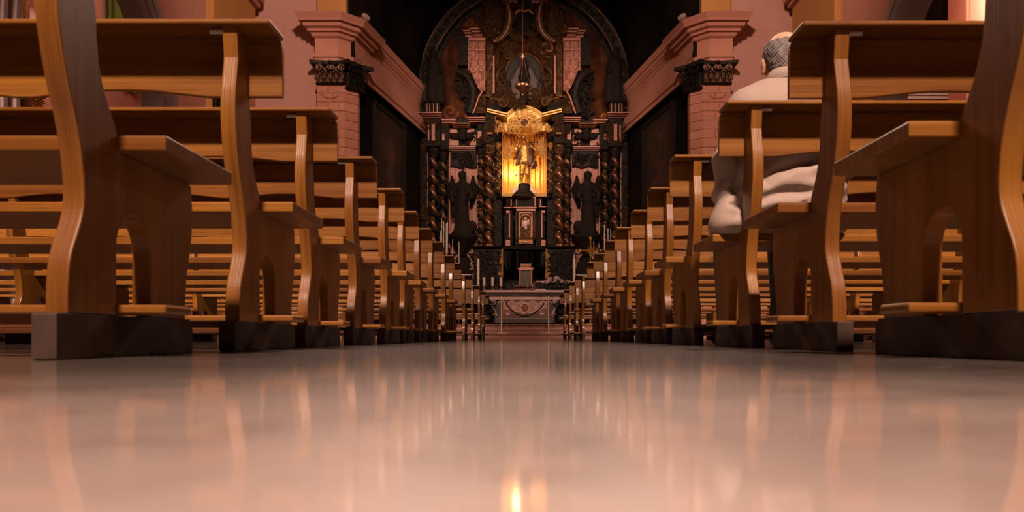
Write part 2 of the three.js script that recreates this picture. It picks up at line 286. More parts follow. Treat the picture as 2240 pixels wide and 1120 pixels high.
for (const s of [-1, 1]) {
  const X = (x) => s * -x, side = s < 0 ? 'left' : 'right';
  const pl = thing('pilaster', `pink stone block pilaster on the ${side} of the chancel arch`, 'pilaster', [0, 0, 0]);
  const core = shapeOf([[X(-5.3), 20.95], [X(-5.3), 20.65], [X(-4.63), 20.65], [X(-4.37), 20.92], [X(-4.37), 21.2]]);
  const g = extrudeG(core, 6.54, 0); g.rotateX(-Math.PI / 2); part('core', g, M.mortar, pl);
  const R = rng(70 + s); const ch = 0.232; let k = 0;
  for (let y = 0.3; y < 6.5; y += ch, k++) {
    const y1 = Math.min(y + ch - 0.013, 6.54), cut = k % 2 ? -4.92 : -5.04;
    for (const [xa, xb] of [[-5.33, cut - 0.006], [cut + 0.006, -4.615]]) part('stone_block', uvGrain(boxG(X(xa), y, -20.7, X(xb), y1, -20.605 + 0.008 * R()), 0, R() * 9), R() < 0.5 ? M.stone : M.stoneB, pl);
    const fb = extrudeG(shapeOf([[X(-4.61), 20.6], [X(-4.33), 20.88], [X(-4.33), 21.15], [X(-4.5), 21.15], [X(-4.72), 20.75]]), y1 - y, 0); fb.rotateX(-Math.PI / 2); fb.translate(0, y, 0);
    part('stone_block', fb, R() < 0.5 ? M.stone : M.stoneB, pl);
  }
  part('plinth', rboxG(X(-5.45), 0, -20.98, X(-4.3), 0.3, -20.5, 0.02), M.stoneB, pl);
  part('panel_moulding', [tubeG([[X(-5.2), 6.30, -20.59], [X(-5.12), 6.22, -20.59], [X(-4.98), 6.19, -20.59], [X(-4.84), 6.22, -20.59], [X(-4.76), 6.30, -20.59]], 0.014, 20, 5), boxG(X(-4.775), 4.2, -20.6, X(-4.75), 6.30, -20.585)], M.stoneB, pl);
  const c1 = thing('capital', `dark gilded leafy capital on the front of the ${side} chancel pilaster`, 'capital', [X(-4.97), 6.56, -20.6]);
  capital(c1, 0.70, 0.56, 0.3, [M.blackWood, M.bronzeDark]);
  const c2 = thing('capital', `blackened leafy capital turned to the chancel on the ${side} pilaster corner`, 'capital', [X(-4.36), 6.46, -20.8]);
  c2.rotation.y = s < 0 ? 0.9 : -0.9; capital(c2, 0.56, 0.66, 0.3, [M.blackWood, M.blackWood]);
  const fl = thing('spotlight', `small pale spotlight perched on the ${side} chancel cornice`, 'spotlight', [X(-4.17), 8.26, -20.85]);
  const lh = part('lamp_head', [latheG([[0.075, -0.1], [0.085, 0.02], [0.05, 0.1], [0.0001, 0.12]], 14).rotateX(Math.PI / 2), latheG([[0.068, -0.1], [0.075, 0.02], [0.045, 0.085], [0.0001, 0.1]], 14).rotateX(Math.PI / 2)], M.greyStone, fl);
  lh.position.set(s * -0.04, 0.12, 0); const lens = part('lens', new THREE.CylinderGeometry(0.05, 0.05, 0.01, 14).rotateX(Math.PI / 2), new THREE.MeshStandardMaterial({ color: 0xffffff, emissive: WARM, emissiveIntensity: 2 }), lh); lens.position.z = -0.04;
  const tgt = V3(s * -1.2, 5.6, -27.2); lh.lookAt(fl.position.clone().add(lh.position).multiplyScalar(2).sub(tgt));
  const csl = new THREE.SpotLight(new THREE.Color(1, 0.66, 0.5), CORNICE_SPOT, 0, 0.75, 0.5, 2), cd = tgt.clone().sub(fl.position).setLength(0.09); csl.position.copy(lh.position).add(cd); csl.target.position.copy(tgt).sub(fl.position); csl.castShadow = true; csl.shadow.radius = 2.5; csl.name = 'cornice_light'; fl.add(csl, csl.target);
  part('bracket', [tubeG([[s * 0.14, 0.0, -0.03], [s * 0.1, 0.08, 0], [s * -0.02, 0.1, 0]], 0.014, 10, 6)], M.greyStone, fl);
}
// large dark paintings on the chancel walls
for (const s of [-1, 1]) {
  const cv = document.createElement('canvas'); cv.width = 256; cv.height = 384; const c = cv.getContext('2d'); const R = rng(300 + s);
  c.fillStyle = '#120d0b'; c.fillRect(0, 0, 256, 384);
  for (let i = 0; i < 160; i++) { c.fillStyle = ['#3f2013', '#5a2c18', '#1a120e', '#2c170f', '#4a2c1e', '#0e0b0a'][Math.floor(R() * 6)]; c.globalAlpha = 0.35; c.beginPath(); c.ellipse(60 + R() * 150, 40 + R() * 260, 8 + R() * 34, 10 + R() * 50, R() * 3, 0, 7); c.fill(); }
  const t = new THREE.CanvasTexture(cv); t.colorSpace = THREE.SRGBColorSpace;
  const pg = thing('wall_painting', `large dark reddish painting on the ${s < 0 ? 'left' : 'right'} chancel wall`, 'painting', [s * 3.97, 4.75, -23.5]);
  pg.rotation.y = s < 0 ? Math.PI / 2 - 0.165 : -Math.PI / 2 + 0.165;
  const cg = new THREE.BoxGeometry(2.6, 3.5, 0.03); cg.translate(0, 0, 0.03); part('canvas', cg, new THREE.MeshStandardMaterial({ map: t, roughness: 0.6 }), pg);
  part('frame', [rboxG(-1.42, -1.87, 0, -1.28, 1.87, 0.08, 0.015), rboxG(1.28, -1.87, 0, 1.42, 1.87, 0.08, 0.015), rboxG(-1.42, 1.73, 0, 1.42, 1.87, 0.08, 0.015), rboxG(-1.42, -1.87, 0, 1.42, -1.73, 0.08, 0.015)], M.blackWood, pg);
}

// ------------------------------------------------------------------ pews
const REAR = [[0, 0.088], [0, 0.13], [0.005, 0.178], [0.016, 0.212], [0.031, 0.241], [0.048, 0.278], [0.055, 0.31], [0.054, 0.348], [0.043, 0.409], [0.024, 0.467], [0.006, 0.508], [-0.01, 0.549], [-0.026, 0.605], [-0.034, 0.65], [-0.037, 0.70], [-0.033, 0.75], [-0.024, 0.79], [-0.010, 0.852]];
const FRONT = [[0.088, 0.842], [0.09, 0.742], [0.101, 0.688], [0.104, 0.64], [0.113, 0.59], [0.128, 0.555], [0.152, 0.516], [0.173, 0.488], [0.185, 0.466]];
function smoothPts(pts, n) { const c = new THREE.SplineCurve(pts.map((p) => V2(...p))); return c.getPoints(n).map((p) => [p.x, p.y]); }
const endShape = (() => {
  const out = [...smoothPts(REAR, 60), [-0.022, 0.937], [0.07, 0.937], [0.07, 0.842], ...smoothPts(FRONT, 30), [0.19, 0.434], [0.52, 0.434], [0.558, 0.430], ...smoothPts([[0.558, 0.43], [0.567, 0.353], [0.556, 0.273], [0.532, 0.196], [0.524, 0.135], [0.522, 0.088]], 20), [0.331, 0.088], [0.331, 0.23]];
  for (let i = 1; i < 18; i++) { const a = Math.PI * i / 18; out.push([0.256 + 0.075 * Math.cos(a), 0.23 + 0.075 * Math.sin(a)]); }
  out.push([0.181, 0.23], [0.181, 0.088]); return out;
})();
// (s, h) profile extruded across the pew; u runs from the aisle outward
function across(sgn, pts, u0, u1, bevel) { const g = extrudeG(shapeOf(pts), (u1 - u0) - 2 * bevel, bevel, 8); g.rotateY(Math.PI / 2); g.translate(Math.min(sgn * u0, sgn * u1) + bevel, 0, 0); return g; }
function rr(s0, h0, s1, h1, r) { const o = []; for (const [cx, cy, a0] of [[s1 - r, h0 + r, -Math.PI / 2], [s1 - r, h1 - r, 0], [s0 + r, h1 - r, Math.PI / 2], [s0 + r, h0 + r, Math.PI]]) for (let i = 0; i <= 4; i++) { const a = a0 + i * Math.PI / 8; o.push([cx + r * Math.cos(a), cy + r * Math.sin(a)]); } return o; }
const PEW_LEN = 4.65;
function makePew(sgn, wood, off) {
  const t = new THREE.Group();
  const supports = [[0.103, 0.146], [2.38, 2.423], [PEW_LEN - 0.146, PEW_LEN - 0.103]];
  supports.forEach(([a, b], i) => {
    part(i === 1 ? 'middle_support' : 'end_panel', uvGrain(across(sgn, endShape, a, b, 0.004), 1, off + i), wood, t);
    const R = rng(40 + i + sgn + off * 10), bot = []; for (let s = -0.038; s < 0.563; s += 0.012) bot.push([s, R() < 0.2 ? 0.006 * R() : 0.0]);
    const bp = [...bot, [0.563, 0], [0.563, 0.066], [0.545, 0.0875], [-0.034, 0.0875], [-0.038, 0.083]];
    part('base_block', uvGrain(across(sgn, bp, a - 0.001, b + 0.003, 0.002), 2, off), M.base, t);
  });
  part('seat', uvGrain(across(sgn, rr(0.18, 0.433, 0.563, 0.467, 0.006), 0, PEW_LEN, 0.004), 0, off + 0.3), wood, t);
  part('book_ledge', uvGrain(across(sgn, rr(-0.04, 0.938, 0.1, 0.954, 0.006), 0.004, PEW_LEN - 0.004, 0.005), 0, off + 0.6), wood, t);
  part('foot_rail', uvGrain(across(sgn, rr(0.18, 0.0905, 0.312, 0.1105, 0.006), 0, PEW_LEN, 0.006), 0, off + 0.8), wood, t);
  part('lower_stretcher', uvGrain(across(sgn, rr(0.2, 0.062, 0.23, 0.091, 0.003), 0.146, PEW_LEN - 0.146, 0), 0, off + 0.9), M.woodDark, t);
  // backrest: a board whose lower edge is cut in shallow arches, one for each place
  const p = [[0, 0.762], [0.215, 0.762]]; const per = 0.585;
  for (let k = 0; k < 7; k++) { const u0 = 0.215 + k * per; for (let i = 1; i <= 20; i++) { const q = i / 20; p.push([u0 + 0.535 * q, 0.762 + 0.022 * Math.pow(Math.sin(Math.PI * q), 1.2)]); } p.push([Math.min(u0 + per, PEW_LEN), 0.762]); }
  p.push([PEW_LEN, 0.762], [PEW_LEN, 0.938], [0.012, 0.938], [0.004, 0.925], [0, 0.90]);
  const bg = extrudeG(shapeOf(p.map(([u, h]) => [sgn * u, h])), 0.014, 0.003, 6); bg.translate(0, 0, -0.088);
  part('backrest', uvGrain(bg, 0, off + 0.1), wood, t);
  const pg = new THREE.CylinderGeometry(0.0075, 0.0075, 0.05, 10); pg.rotateZ(Math.PI / 2); pg.translate(sgn * 0.146 + sgn * 0.012, 0.9255, 0.012);
  part('peg', pg, M.peg, t);
  return t;
}
const protoPews = { '-1': [makePew(-1, M.wood, 0), makePew(-1, M.woodB, 1.7)], 1: [makePew(1, M.wood, 3.1), makePew(1, M.woodB, 4.4)] };
// [ledge depth, overhang distance from the aisle axis], measured row by row
const PEWS = {
  '-1': [[1.46, 0.752], [2.287, 0.724], [3.168, 0.764], [4.03, 0.76], [4.893, 0.749], [5.785, 0.7735], [6.69, 0.777], [7.63, 0.774], [8.9, 0.78], [9.83, 0.777], [11.65, 0.759], [14.1, 0.79], [15.9, 0.77], [17.6, 0.78]],
  1: [[1.347, 0.754], [2.30, 0.80], [3.075, 0.778], [3.99, 0.748], [4.862, 0.767], [5.717, 0.779], [6.62, 0.764], [7.53, 0.775], [8.68, 0.766], [9.7, 0.774], [11.7, 0.75], [13.15, 0.755], [15.3, 0.77], [17.2, 0.77]],
};
const ORD = ['nearest', 'second', 'third', 'fourth', 'fifth', 'sixth', 'seventh', 'eighth', 'ninth', 'tenth', 'eleventh', 'twelfth', 'thirteenth', 'farthest'];
for (const s of [-1, 1]) PEWS[s].forEach(([z, a], i) => {
  const o = protoPews[s][(i * 5 + (s > 0 ? 1 : 0)) % 3 ? 0 : 1].clone(); o.name = numbered('pew'); scene.add(o);
  o.position.set(s * a, 0, -(z + 0.04));
  const side = s < 0 ? 'left' : 'right';
  let label = `varnished brown wooden pew, ${ORD[i]} row from the camera on the ${side} of the aisle`;
  if (i === 0) label = `varnished wooden pew nearest the camera on the ${side}, its curved end panel largest`;
  if (s > 0 && i === 2) label = 'varnished wooden pew with the man in the tan jacket sitting on it';
  tag(o, label, 'pew', 'varnished pews along the aisle');
});

// ------------------------------------------------------------------ the altarpiece (retable) that fills the apse
const ZR = 27, K = ZR / F;
const ax = (px) => (px - 1147) * K, ay = (py) => EYE + (CY - py) * K;       // drawing units of the altarpiece elevation -> metres
const AP = thing('altarpiece', 'tall dark gilded altarpiece with twisted columns and a glowing central niche', 'altarpiece', [0.015, 0, -ZR]);
const bx = (x0, y0, x1, y1, d0, d1) => boxG(ax(x0), ay(y1), d0, ax(x1), ay(y0), d1);
const mx = (x) => 2294 - x;                                                   // mirror about the centre line
const both = (f) => { f((x) => x, -1); f(mx, 1); };
function mold(x0, x1, y0, y1, d, proj, over = 2) { const n = 3, g = []; const a = Math.min(x0, x1), b = Math.max(x0, x1); for (let i = 0; i < n; i++) { const t = i / (n - 1), h = (y1 - y0) / n; g.push(bx(a + over * t, y0 + h * i, b - over * t, y0 + h * (i + 0.94), 0, d + proj * (1 - 0.8 * t))); } return g; }
const RO = rng(909);
function ornament(x0, y0, x1, y1, d, n, sz) {          // scrolls and leaves
  const g = [];
  for (let i = 0; i < n; i++) {
    const px = x0 + (x1 - x0) * RO(), py = y0 + (y1 - y0) * RO(), r = sz * K * (0.6 + 0.8 * RO()), dir = RO() < 0.5 ? 1 : -1;
    if (RO() < 0.55) g.push(spiral(ax(px), ay(py), d, r, 1.2 + 0.6 * RO(), dir, RO() * 6.28, r * 0.17));
    for (let k = 0; k < 2; k++) { const l = blob(0, 0, 0, r * 0.28, r * 0.75, r * 0.22, 6, 5); l.rotateZ(RO() * 6.28); l.translate(ax(px) + (RO() - 0.5) * r * 2, ay(py) + (RO() - 0.5) * r * 2, d + r * 0.15); g.push(l); }
  }
  return g;
}
function twisted(pxc, y0, y1, d, rpx, mat, vineMat, turns = 6) {             // y0 top, y1 bottom
  const h = ay(y0) - ay(y1), r = rpx * K, cap = h * 0.11, base = h * 0.045, hs = h - cap - base;
  const g = new ParametricGeometry((u, v, t) => { const a = u * 2 * Math.PI, ph = v * turns * 2 * Math.PI, o = r * 0.3; const rad = r * (0.72 + 0.06 * Math.cos(2 * ph)); t.set(o * Math.cos(ph) + rad * Math.cos(-a), base + v * hs, o * Math.sin(ph) + rad * Math.sin(-a)); }, 14, 72);
  const col = part('twisted_column', g, mat, AP); col.position.set(ax(pxc), ay(y1), d);
  const pts = []; for (let i = 0; i <= 90; i++) { const v = i / 90, ph = v * turns * 2 * Math.PI; pts.push(V3(r * 1.0 * Math.cos(ph + 2.2), base + v * hs, r * 1.0 * Math.sin(ph + 2.2))); }
  const vine = [tubeG(pts, r * 0.2, 150, 6)];
  for (let i = 0; i < 60; i++) { const v = RO(), ph = v * turns * 2 * Math.PI + 2.2 + (RO() - 0.5); vine.push(blob(r * 1.0 * Math.cos(ph), base + v * hs, r * 1.0 * Math.sin(ph), r * 0.3, r * 0.24, r * 0.3, 6, 5)); }
  part('vine', vine, vineMat, col);
  const cp = [latheG([[0.0001, h - cap], [r * 0.85, h - cap], [r * 1.0, h - cap * 0.9], [r * 0.85, h - cap * 0.8], [r * 1.25, h - cap * 0.2], [r * 1.3, h - cap * 0.12], [0.0001, h - cap * 0.12]], 14), boxG(-r * 1.45, h - cap * 0.12, -r * 1.45, r * 1.45, h, r * 1.45)];
  for (let i = 0; i < 8; i++) { const a = i / 8 * 6.283; const l = blob(0, 0, 0, r * 0.22, cap * 0.26, r * 0.14, 6, 5); l.rotateX(0.4); l.translate(0, h - cap * 0.55, r * 1.05); l.rotateY(a); cp.push(l); }
  part('capital', cp, vineMat, col);
  part('base', [latheG([[0.0001, 0], [r * 1.3, 0], [r * 1.3, base * 0.3], [r * 1.05, base * 0.5], [r * 1.15, base * 0.75], [r * 0.85, base], [0.0001, base]], 14)], mat, col);
  return col;
}
// backing wall of the altarpiece, with the semicircular top
{
  const cy = ay(192), R = 203 * K, s = new THREE.Shape(); s.moveTo(ax(908), ay(640)); s.lineTo(ax(1098), ay(640)); s.lineTo(ax(1098), ay(290)); s.absarc(ax(1147), ay(290), 49 * K, Math.PI, 0, true); s.lineTo(ax(1196), ay(640)); s.lineTo(ax(1386), ay(640)); s.lineTo(ax(1386), ay(258)); s.lineTo(ax(1350), ay(258)); s.lineTo(ax(1350), cy); s.absarc(0, cy, R, 0, Math.PI, false); s.lineTo(ax(944), ay(258)); s.lineTo(ax(908), ay(258)); s.closePath();
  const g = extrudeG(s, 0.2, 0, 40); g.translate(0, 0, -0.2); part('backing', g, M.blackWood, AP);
  // painted lunette: brown and orange scroll painting, left and right of the upper storey
  const cv = document.createElement('canvas'); cv.width = 512; cv.height = 512; const c = cv.getContext('2d'), Rn = rng(77);
  c.fillStyle = '#3c1f0f'; c.fillRect(0, 0, 512, 512);
  for (let i = 0; i < 240; i++) { c.fillStyle = ['#5c3218', '#381c0e', '#502a12', '#663a1e', '#2e170b', '#6e3f20'][Math.floor(Rn() * 6)]; c.globalAlpha = 0.3; c.beginPath(); c.ellipse(Rn() * 512, Rn() * 512, 6 + Rn() * 26, 6 + Rn() * 26, 0, 0, 7); c.fill(); }
  c.globalAlpha = 0.55; c.lineWidth = 6;
  for (let i = 0; i < 46; i++) { c.strokeStyle = ['#b9793f', '#3a1d12', '#c98b4a', '#8b4e30'][i % 4]; const x = Rn() * 512, y = Rn() * 512, r = 12 + Rn() * 20; c.beginPath(); for (let a = 0; a < 9; a += 0.3) c.lineTo(x + r * (1 - a / 10) * Math.cos(a), y + r * (1 - a / 10) * Math.sin(a)); c.stroke(); }
  c.globalAlpha = 0.95; c.fillStyle = '#d99a48';
  for (const [x, y, w, h] of [[150, 372, 34, 60], [392, 118, 34, 80], [398, 360, 40, 74], [118, 385, 18, 40]]) for (let i = 0; i < 26; i++) { c.beginPath(); c.ellipse(x + (Rn() - 0.5) * w, y + (Rn() - 0.5) * h, 3 + Rn() * 7, 3 + Rn() * 8, Rn() * 3, 0, 7); c.fill(); }
  const t = new THREE.CanvasTexture(cv); t.colorSpace = THREE.SRGBColorSpace;
  const ls = new THREE.Shape(); ls.moveTo(ax(955), ay(258)); ls.lineTo(ax(1339), ay(258)); ls.lineTo(ax(1339), cy); ls.absarc(0, cy, 192 * K, 0, Math.PI, false); ls.closePath();
  const lg = extrudeG(ls, 0.04, 0, 40); { const p = lg.attributes.position, uv = lg.attributes.uv; for (let i = 0; i < p.count; i++) uv.setXY(i, (p.getX(i) - ax(950)) / (394 * K), (p.getY(i) - ay(258)) / (394 * K)); }
  part('painted_panel', lg, new THREE.MeshPhysicalMaterial({ map: t, roughness: 0.8, specularIntensity: 0.2 }), AP);
  // arched frame of the lunette
  const fr = new THREE.Shape(); fr.absarc(0, cy, 227 * K, -0.25, Math.PI + 0.25, false); fr.absarc(0, cy, 203 * K, Math.PI + 0.25, -0.25, true); fr.closePath();
  const fg = extrudeG(fr, 0.35, 0.02, 48);
  const arch = part('arch_frame', fg, M.blackWood, AP);
  const rim = []; for (const rr_ of [204, 226]) { const pts = []; for (let i = 0; i <= 60; i++) { const a = -0.2 + (Math.PI + 0.4) * i / 60; pts.push(V3(rr_ * K * Math.cos(a), cy + rr_ * K * Math.sin(a), 0.37)); } rim.push(tubeG(pts, 0.028, 120, 6)); }
  part('arch_rim', rim, M.darkCarved, arch);
  const lf = []; for (let i = 0; i < 30; i++) { const a = 0.05 + 3.04 * i / 29, r = 214 * K; const b = blob(0, 0, 0, 0.07, 0.13, 0.05, 6, 5); b.rotateZ(a + (i % 2 ? 0.6 : -0.6)); b.translate(r * Math.cos(a), cy + r * Math.sin(a), 0.38); lf.push(b); }
  part('arch_leaves', lf, M.blackWood, arch);
}
// outer flat pilasters and predella
both((m) => {
  part('outer_pilaster', [bx(m(910), 270, m(938), 640, 0, 0.25)], M.blackWood, AP);
  part('carved_relief', ornament(Math.min(m(914), m(935)), 290, Math.max(m(914), m(935)), 540, 0.25, 20, 9), M.darkCarved, AP);
  part('edge_fillet', [bx(m(937), 330, m(939), 540, 0.2, 0.28), bx(m(983), 335, m(985.5), 545, 0.06, 0.16), bx(m(1044), 335, m(1046.5), 545, 0.06, 0.16)], M.rose, AP);
  // predella under the columns
  const pd = part('predella', [bx(m(930), 548, m(984), 645, 0, 0.7), bx(m(1040), 552, m(1100), 645, 0, 0.95), bx(m(984), 556, m(1040), 645, 0, 0.28)], M.blackWood, AP);
  part('predella_cornice', [...mold(m(1036), m(1102), 546, 553, 0.9, 0.16), ...mold(m(928), m(986), 545, 551, 0.66, 0.14)], M.blackWood, pd);
  part('predella_carving', [...ornament(Math.min(m(1046), m(1094)), 560, Math.max(m(1046), m(1094)), 640, 0.95, 46, 9), ...ornament(Math.min(m(936), m(980)), 556, Math.max(m(936), m(980)), 640, 0.7, 30, 9)], M.blackWood, pd);
  // gilded strip beside the central recess
  part('gilded_strip', [bx(m(1098.5), 551, m(1102), 612, 0.4, 0.99), ...ornament(Math.min(m(1095), m(1101)), 562, Math.max(m(1095), m(1101)), 612, 0.99, 14, 3.2)], M.gilt, pd);
  // round-headed recess below the side statue, with a pale carved border
  const pts = []; for (let i = 0; i <= 24; i++) { const a = Math.PI * i / 24; pts.push(V3(ax(m(1014)) + 22 * K * Math.cos(a), ay(592) + 36 * K * Math.sin(a), 0.3)); }
  const disc = new THREE.Shape(); disc.moveTo(ax(m(1014)) - 21 * K, ay(640)); disc.lineTo(ax(m(1014)) - 21 * K, ay(592)); for (let i = 0; i <= 20; i++) { const a = Math.PI - Math.PI * i / 20; disc.lineTo(ax(m(1014)) + 21 * K * Math.cos(a), ay(592) + 34 * K * Math.sin(a)); } disc.lineTo(ax(m(1014)) + 21 * K, ay(640)); disc.closePath();
  const dg = extrudeG(disc, 0.05, 0.005, 12); dg.translate(0, 0, 0.27); part('dark_roundel', dg, M.statue, pd);
  part('roundel_border', [tubeG(pts, 0.03, 40, 6), ...ornament(Math.min(m(990), m(998)), 560, Math.max(m(990), m(998)), 580, 0.3, 4, 6), ...ornament(Math.min(m(1030), m(1037)), 560, Math.max(m(1030), m(1037)), 620, 0.3, 7, 6)], M.rose, pd);
});
// twisted columns, outer pairs and inner pairs
both((m) => {
  twisted(m(951), 328, 546, 0.42, 9.5, M.shaft, M.blackWood, 5.5);
  twisted(m(971), 334, 546, 0.22, 8, M.darkCarved, M.blackWood, 6.5);
  twisted(m(1055), 330, 548, 0.45, 8.5, M.darkCarved, M.blackWood, 6.5);
  twisted(m(1072), 326, 548, 0.72, 10, M.shaft, M.darkCarved, 5.5);
  // slim gold columns beside the niche
  twisted(m(1090), 318, 428, 0.35, 5.5, M.darkCarved, M.gilt, 4);
});
// entablature over the columns with its broken cornices
both((m) => {
  const e = part('entablature', [bx(m(938), 268, m(966), 330, 0, 0.6), bx(m(966), 276, m(984), 332, 0, 0.4), bx(m(984), 284, m(1046), 330, 0, 0.12), bx(m(1046), 280, m(1066), 328, 0, 0.5), bx(m(1064), 262, m(1084), 326, 0, 0.8)], M.blackWood, AP);
  part('cornice', [...mold(m(920), m(972), 262, 269, 0.6, 0.35, 3), ...mold(m(968), m(1000), 270, 277, 0.42, 0.15), ...mold(m(992), m(1030), 278, 284, 0.3, 0.25), ...mold(m(1026), m(1068), 268, 276, 0.5, 0.2)], M.rose, e);
  part('lower_cornice', [...mold(m(983), m(1042), 325, 332, 0.14, 0.2, 1)], M.rose, e);
  for (const g of [bx(m(983), 298, m(1004), 320, 0.1, 0.15), bx(m(1026), 298, m(1042), 320, 0.1, 0.15), bx(m(985), 284, m(1001), 293, 0.1, 0.16), bx(m(1023), 284, m(1038), 292, 0.1, 0.16), bx(m(949), 283, m(956), 318, 0.58, 0.66), bx(m(941), 284, m(944), 318, 0.58, 0.64), bx(m(970), 300, m(975), 314, 0.38, 0.44), bx(m(1047), 296, m(1055), 314, 0.48, 0.55)]) part('frieze_panel', g, M.rose, e);
  const chx = ax(m(1013));
  part('cherub', [blob(chx, ay(304), 0.3, 0.14, 0.16, 0.14, 14, 10), blob(chx - 0.22, ay(302), 0.24, 0.17, 0.1, 0.05), blob(chx + 0.22, ay(302), 0.24, 0.17, 0.1, 0.05), blob(chx, ay(291), 0.26, 0.12, 0.14, 0.08)], M.statue, e);
  part('frieze_carving', [...ornament(Math.min(m(938), m(966)), 272, Math.max(m(938), m(966)), 326, 0.6, 14, 7), ...ornament(Math.min(m(985), m(1040)), 296, Math.max(m(985), m(1040)), 322, 0.16, 9, 7), ...ornament(Math.min(m(1048), m(1066)), 280, Math.max(m(1048), m(1066)), 326, 0.55, 9, 6), ...ornament(Math.min(m(1068), m(1082)), 272, Math.max(m(1068), m(1082)), 322, 0.82, 12, 6)], M.darkCarved, e);
});
// side niches: pale rose boards behind the statues, a carved valance above
both((m) => {
  const x0 = Math.min(m(985), m(1044)), x1 = Math.max(m(985), m(1044)), n = 5;
  for (let i = 0; i < n; i++) part('niche_board', uvGrain(bx(x0 + (x1 - x0) * i / n + 0.25, 366, x0 + (x1 - x0) * (i + 1) / n - 0.25, 560, 0.0, 0.035 + 0.006 * (i % 2)), 1, i), M.rose, AP);
  const v = []; const pts = [[x0, 332], [x1, 332], [x1, 366]]; for (let i = 1; i < 12; i++) pts.push([x1 - (x1 - x0) * i / 12, 367 + 2.2 * Math.sin(i / 12 * Math.PI * 4)]); pts.push([x0, 366]);
  const vg = extrudeG(shapeOf(pts.map(([x, y]) => [ax(x), ay(y)])), 0.1, 0.01); vg.translate(0, 0, 0.04);
  const val = part('valance', vg, M.blackWood, AP); part('valance_carving', ornament(x0 + 6, 338, x1 - 6, 362, 0.15, 12, 8), M.blackWood, val);
  part('statue_bracket', [latheG([[0.0001, 0], [0.14, 0], [0.2, 0.25], [0.42, 0.5], [0.5, 0.62], [0.5, 0.7], [0.0001, 0.7]], 20).translate(ax(m(1013)), ay(562), 0.3)], M.statue, AP);
});
// central niche
{
  const R = 49 * K, yc = ay(290), yb = ay(428);
  const wall = new ParametricGeometry((u, v, t) => { const a = Math.PI * u; t.set(-R * Math.cos(a), yb + (yc - yb) * v, -0.15 - R * 0.95 * Math.sin(a)); }, 36, 4);
  const dome = new ParametricGeometry((u, v, t) => { const a = Math.PI * u, b = Math.PI / 2 * v; t.set(-R * Math.cos(a) * Math.cos(b), yc + R * Math.sin(b), -0.15 - R * 0.95 * Math.sin(a) * Math.cos(b)); }, 36, 12);
  const nb = part('niche', [wall, dome], M.gold, AP);
  const fl = new THREE.CylinderGeometry(R, R, 0.06, 30, 1, false, Math.PI / 2, Math.PI); fl.scale(1, 1, 0.95); fl.translate(0, yb, -0.15); part('niche_floor', [fl, bx(1098, 426, 1196, 433, -0.16, 0.3)], M.gold, nb);
  const ribs = []; for (let i = 1; i < 12; i++) { const a = Math.PI * i / 12; const x = -R * 0.985 * Math.cos(a), z = -0.15 - R * 0.95 * 0.985 * Math.sin(a); ribs.push(tubeG([[x, yb, z], [x, (yb + yc) / 2, z], [x, yc, z]], i % 3 ? 0.016 : 0.045, 4, 6)); }
  part('niche_ribs', ribs, M.gold, nb);
  // gold hangings at the springing of the niche
  both((m) => {
    const w = []; const g = new ParametricGeometry((u, v, t) => { const x = ax(m(1103)) + (ax(m(1126)) - ax(m(1103))) * u; t.set(x, ay(286) - (ay(286) - ay(330)) * v, -0.05 - 0.42 * u + 0.05 * Math.sin(u * 26) + 0.015 * Math.sin(v * 9)); }, 40, 10);
    w.push(g); part('gold_hanging', [...w, ...ornament(Math.min(m(1104), m(1122)), 316, Math.max(m(1104), m(1122)), 344, -0.02, 12, 6)], M.gold, nb);
  });
  // semicircular pediment: rim, medallion ring, carving
  const rim = []; for (const [rr_, th] of [[51, 0.05], [47.5, 0.028]]) { const pts = []; for (let i = 0; i <= 40; i++) { const a = Math.PI * i / 40; pts.push(V3(rr_ * K * Math.cos(a), yc + rr_ * K * Math.sin(a), 0.3)); } rim.push(tubeG(pts, th, 60, 8)); }
  const tym = new THREE.Shape(); tym.absarc(0, yc, 50 * K, 0, Math.PI, false); tym.absarc(0, yc - 0.03, 30 * K, Math.PI, 0, true); tym.closePath();
  const tg = extrudeG(tym, 0.28, 0.01, 30);
  const ped = part('pediment', [tg, ...rim], M.gold, AP);
  part('medallion_ring', [new THREE.TorusGeometry(9.5 * K, 0.03, 8, 30).translate(0, ay(274), 0.33)], M.gold, ped);
  part('medallion', [new THREE.CylinderGeometry(9 * K, 9 * K, 0.04, 28).rotateX(Math.PI / 2).translate(0, ay(274), 0.28)], new THREE.MeshStandardMaterial({ color: new THREE.Color(0.10, 0.04, 0.02), roughness: 0.8 }), ped);
  both((m) => {
    part('pediment_carving', [spiral(ax(m(1128)), ay(270), 0.3, 0.14, 1.6, m(0) ? -1 : 1, 1, 0.03), spiral(ax(m(1122)), ay(283), 0.3, 0.12, 1.5, m(0) ? 1 : -1, 2, 0.028), ...ornament(Math.min(m(1112), m(1136)), 252, Math.max(m(1112), m(1136)), 290, 0.29, 12, 7)], M.gold, ped);
    // arms of the broken cornice
    const arm = []; for (const [dy, th, pr] of [[0, 3.6, 0.95], [4.6, 3, 0.9]]) { const s = shapeOf([[ax(m(1068)), ay(254 + dy)], [ax(m(1110)), ay(264 + dy)], [ax(m(1110)), ay(264 + dy + th)], [ax(m(1068)), ay(254 + dy + th)]]); const q = extrudeG(s, pr, 0.01); arm.push(q); }
    part('cornice_arm', arm, M.gold, ped);
    part('arm_carving', [...ornament(Math.min(m(1070), m(1100)), 276, Math.max(m(1070), m(1100)), 300, 0.7, 14, 6)], M.gilt, ped);
    const l = bx(m(1069), 306, m(1080), 309, 0.8, 1.0); part('impost', [l], M.gold, ped);
  });
  part('rays', [-2, -1, 0, 1, 2].map((i) => tubeG([[i * 0.045, ay(262), 0.3], [i * 0.06, ay(246), 0.3]], 0.018, 3, 5)), M.gold, ped);
}
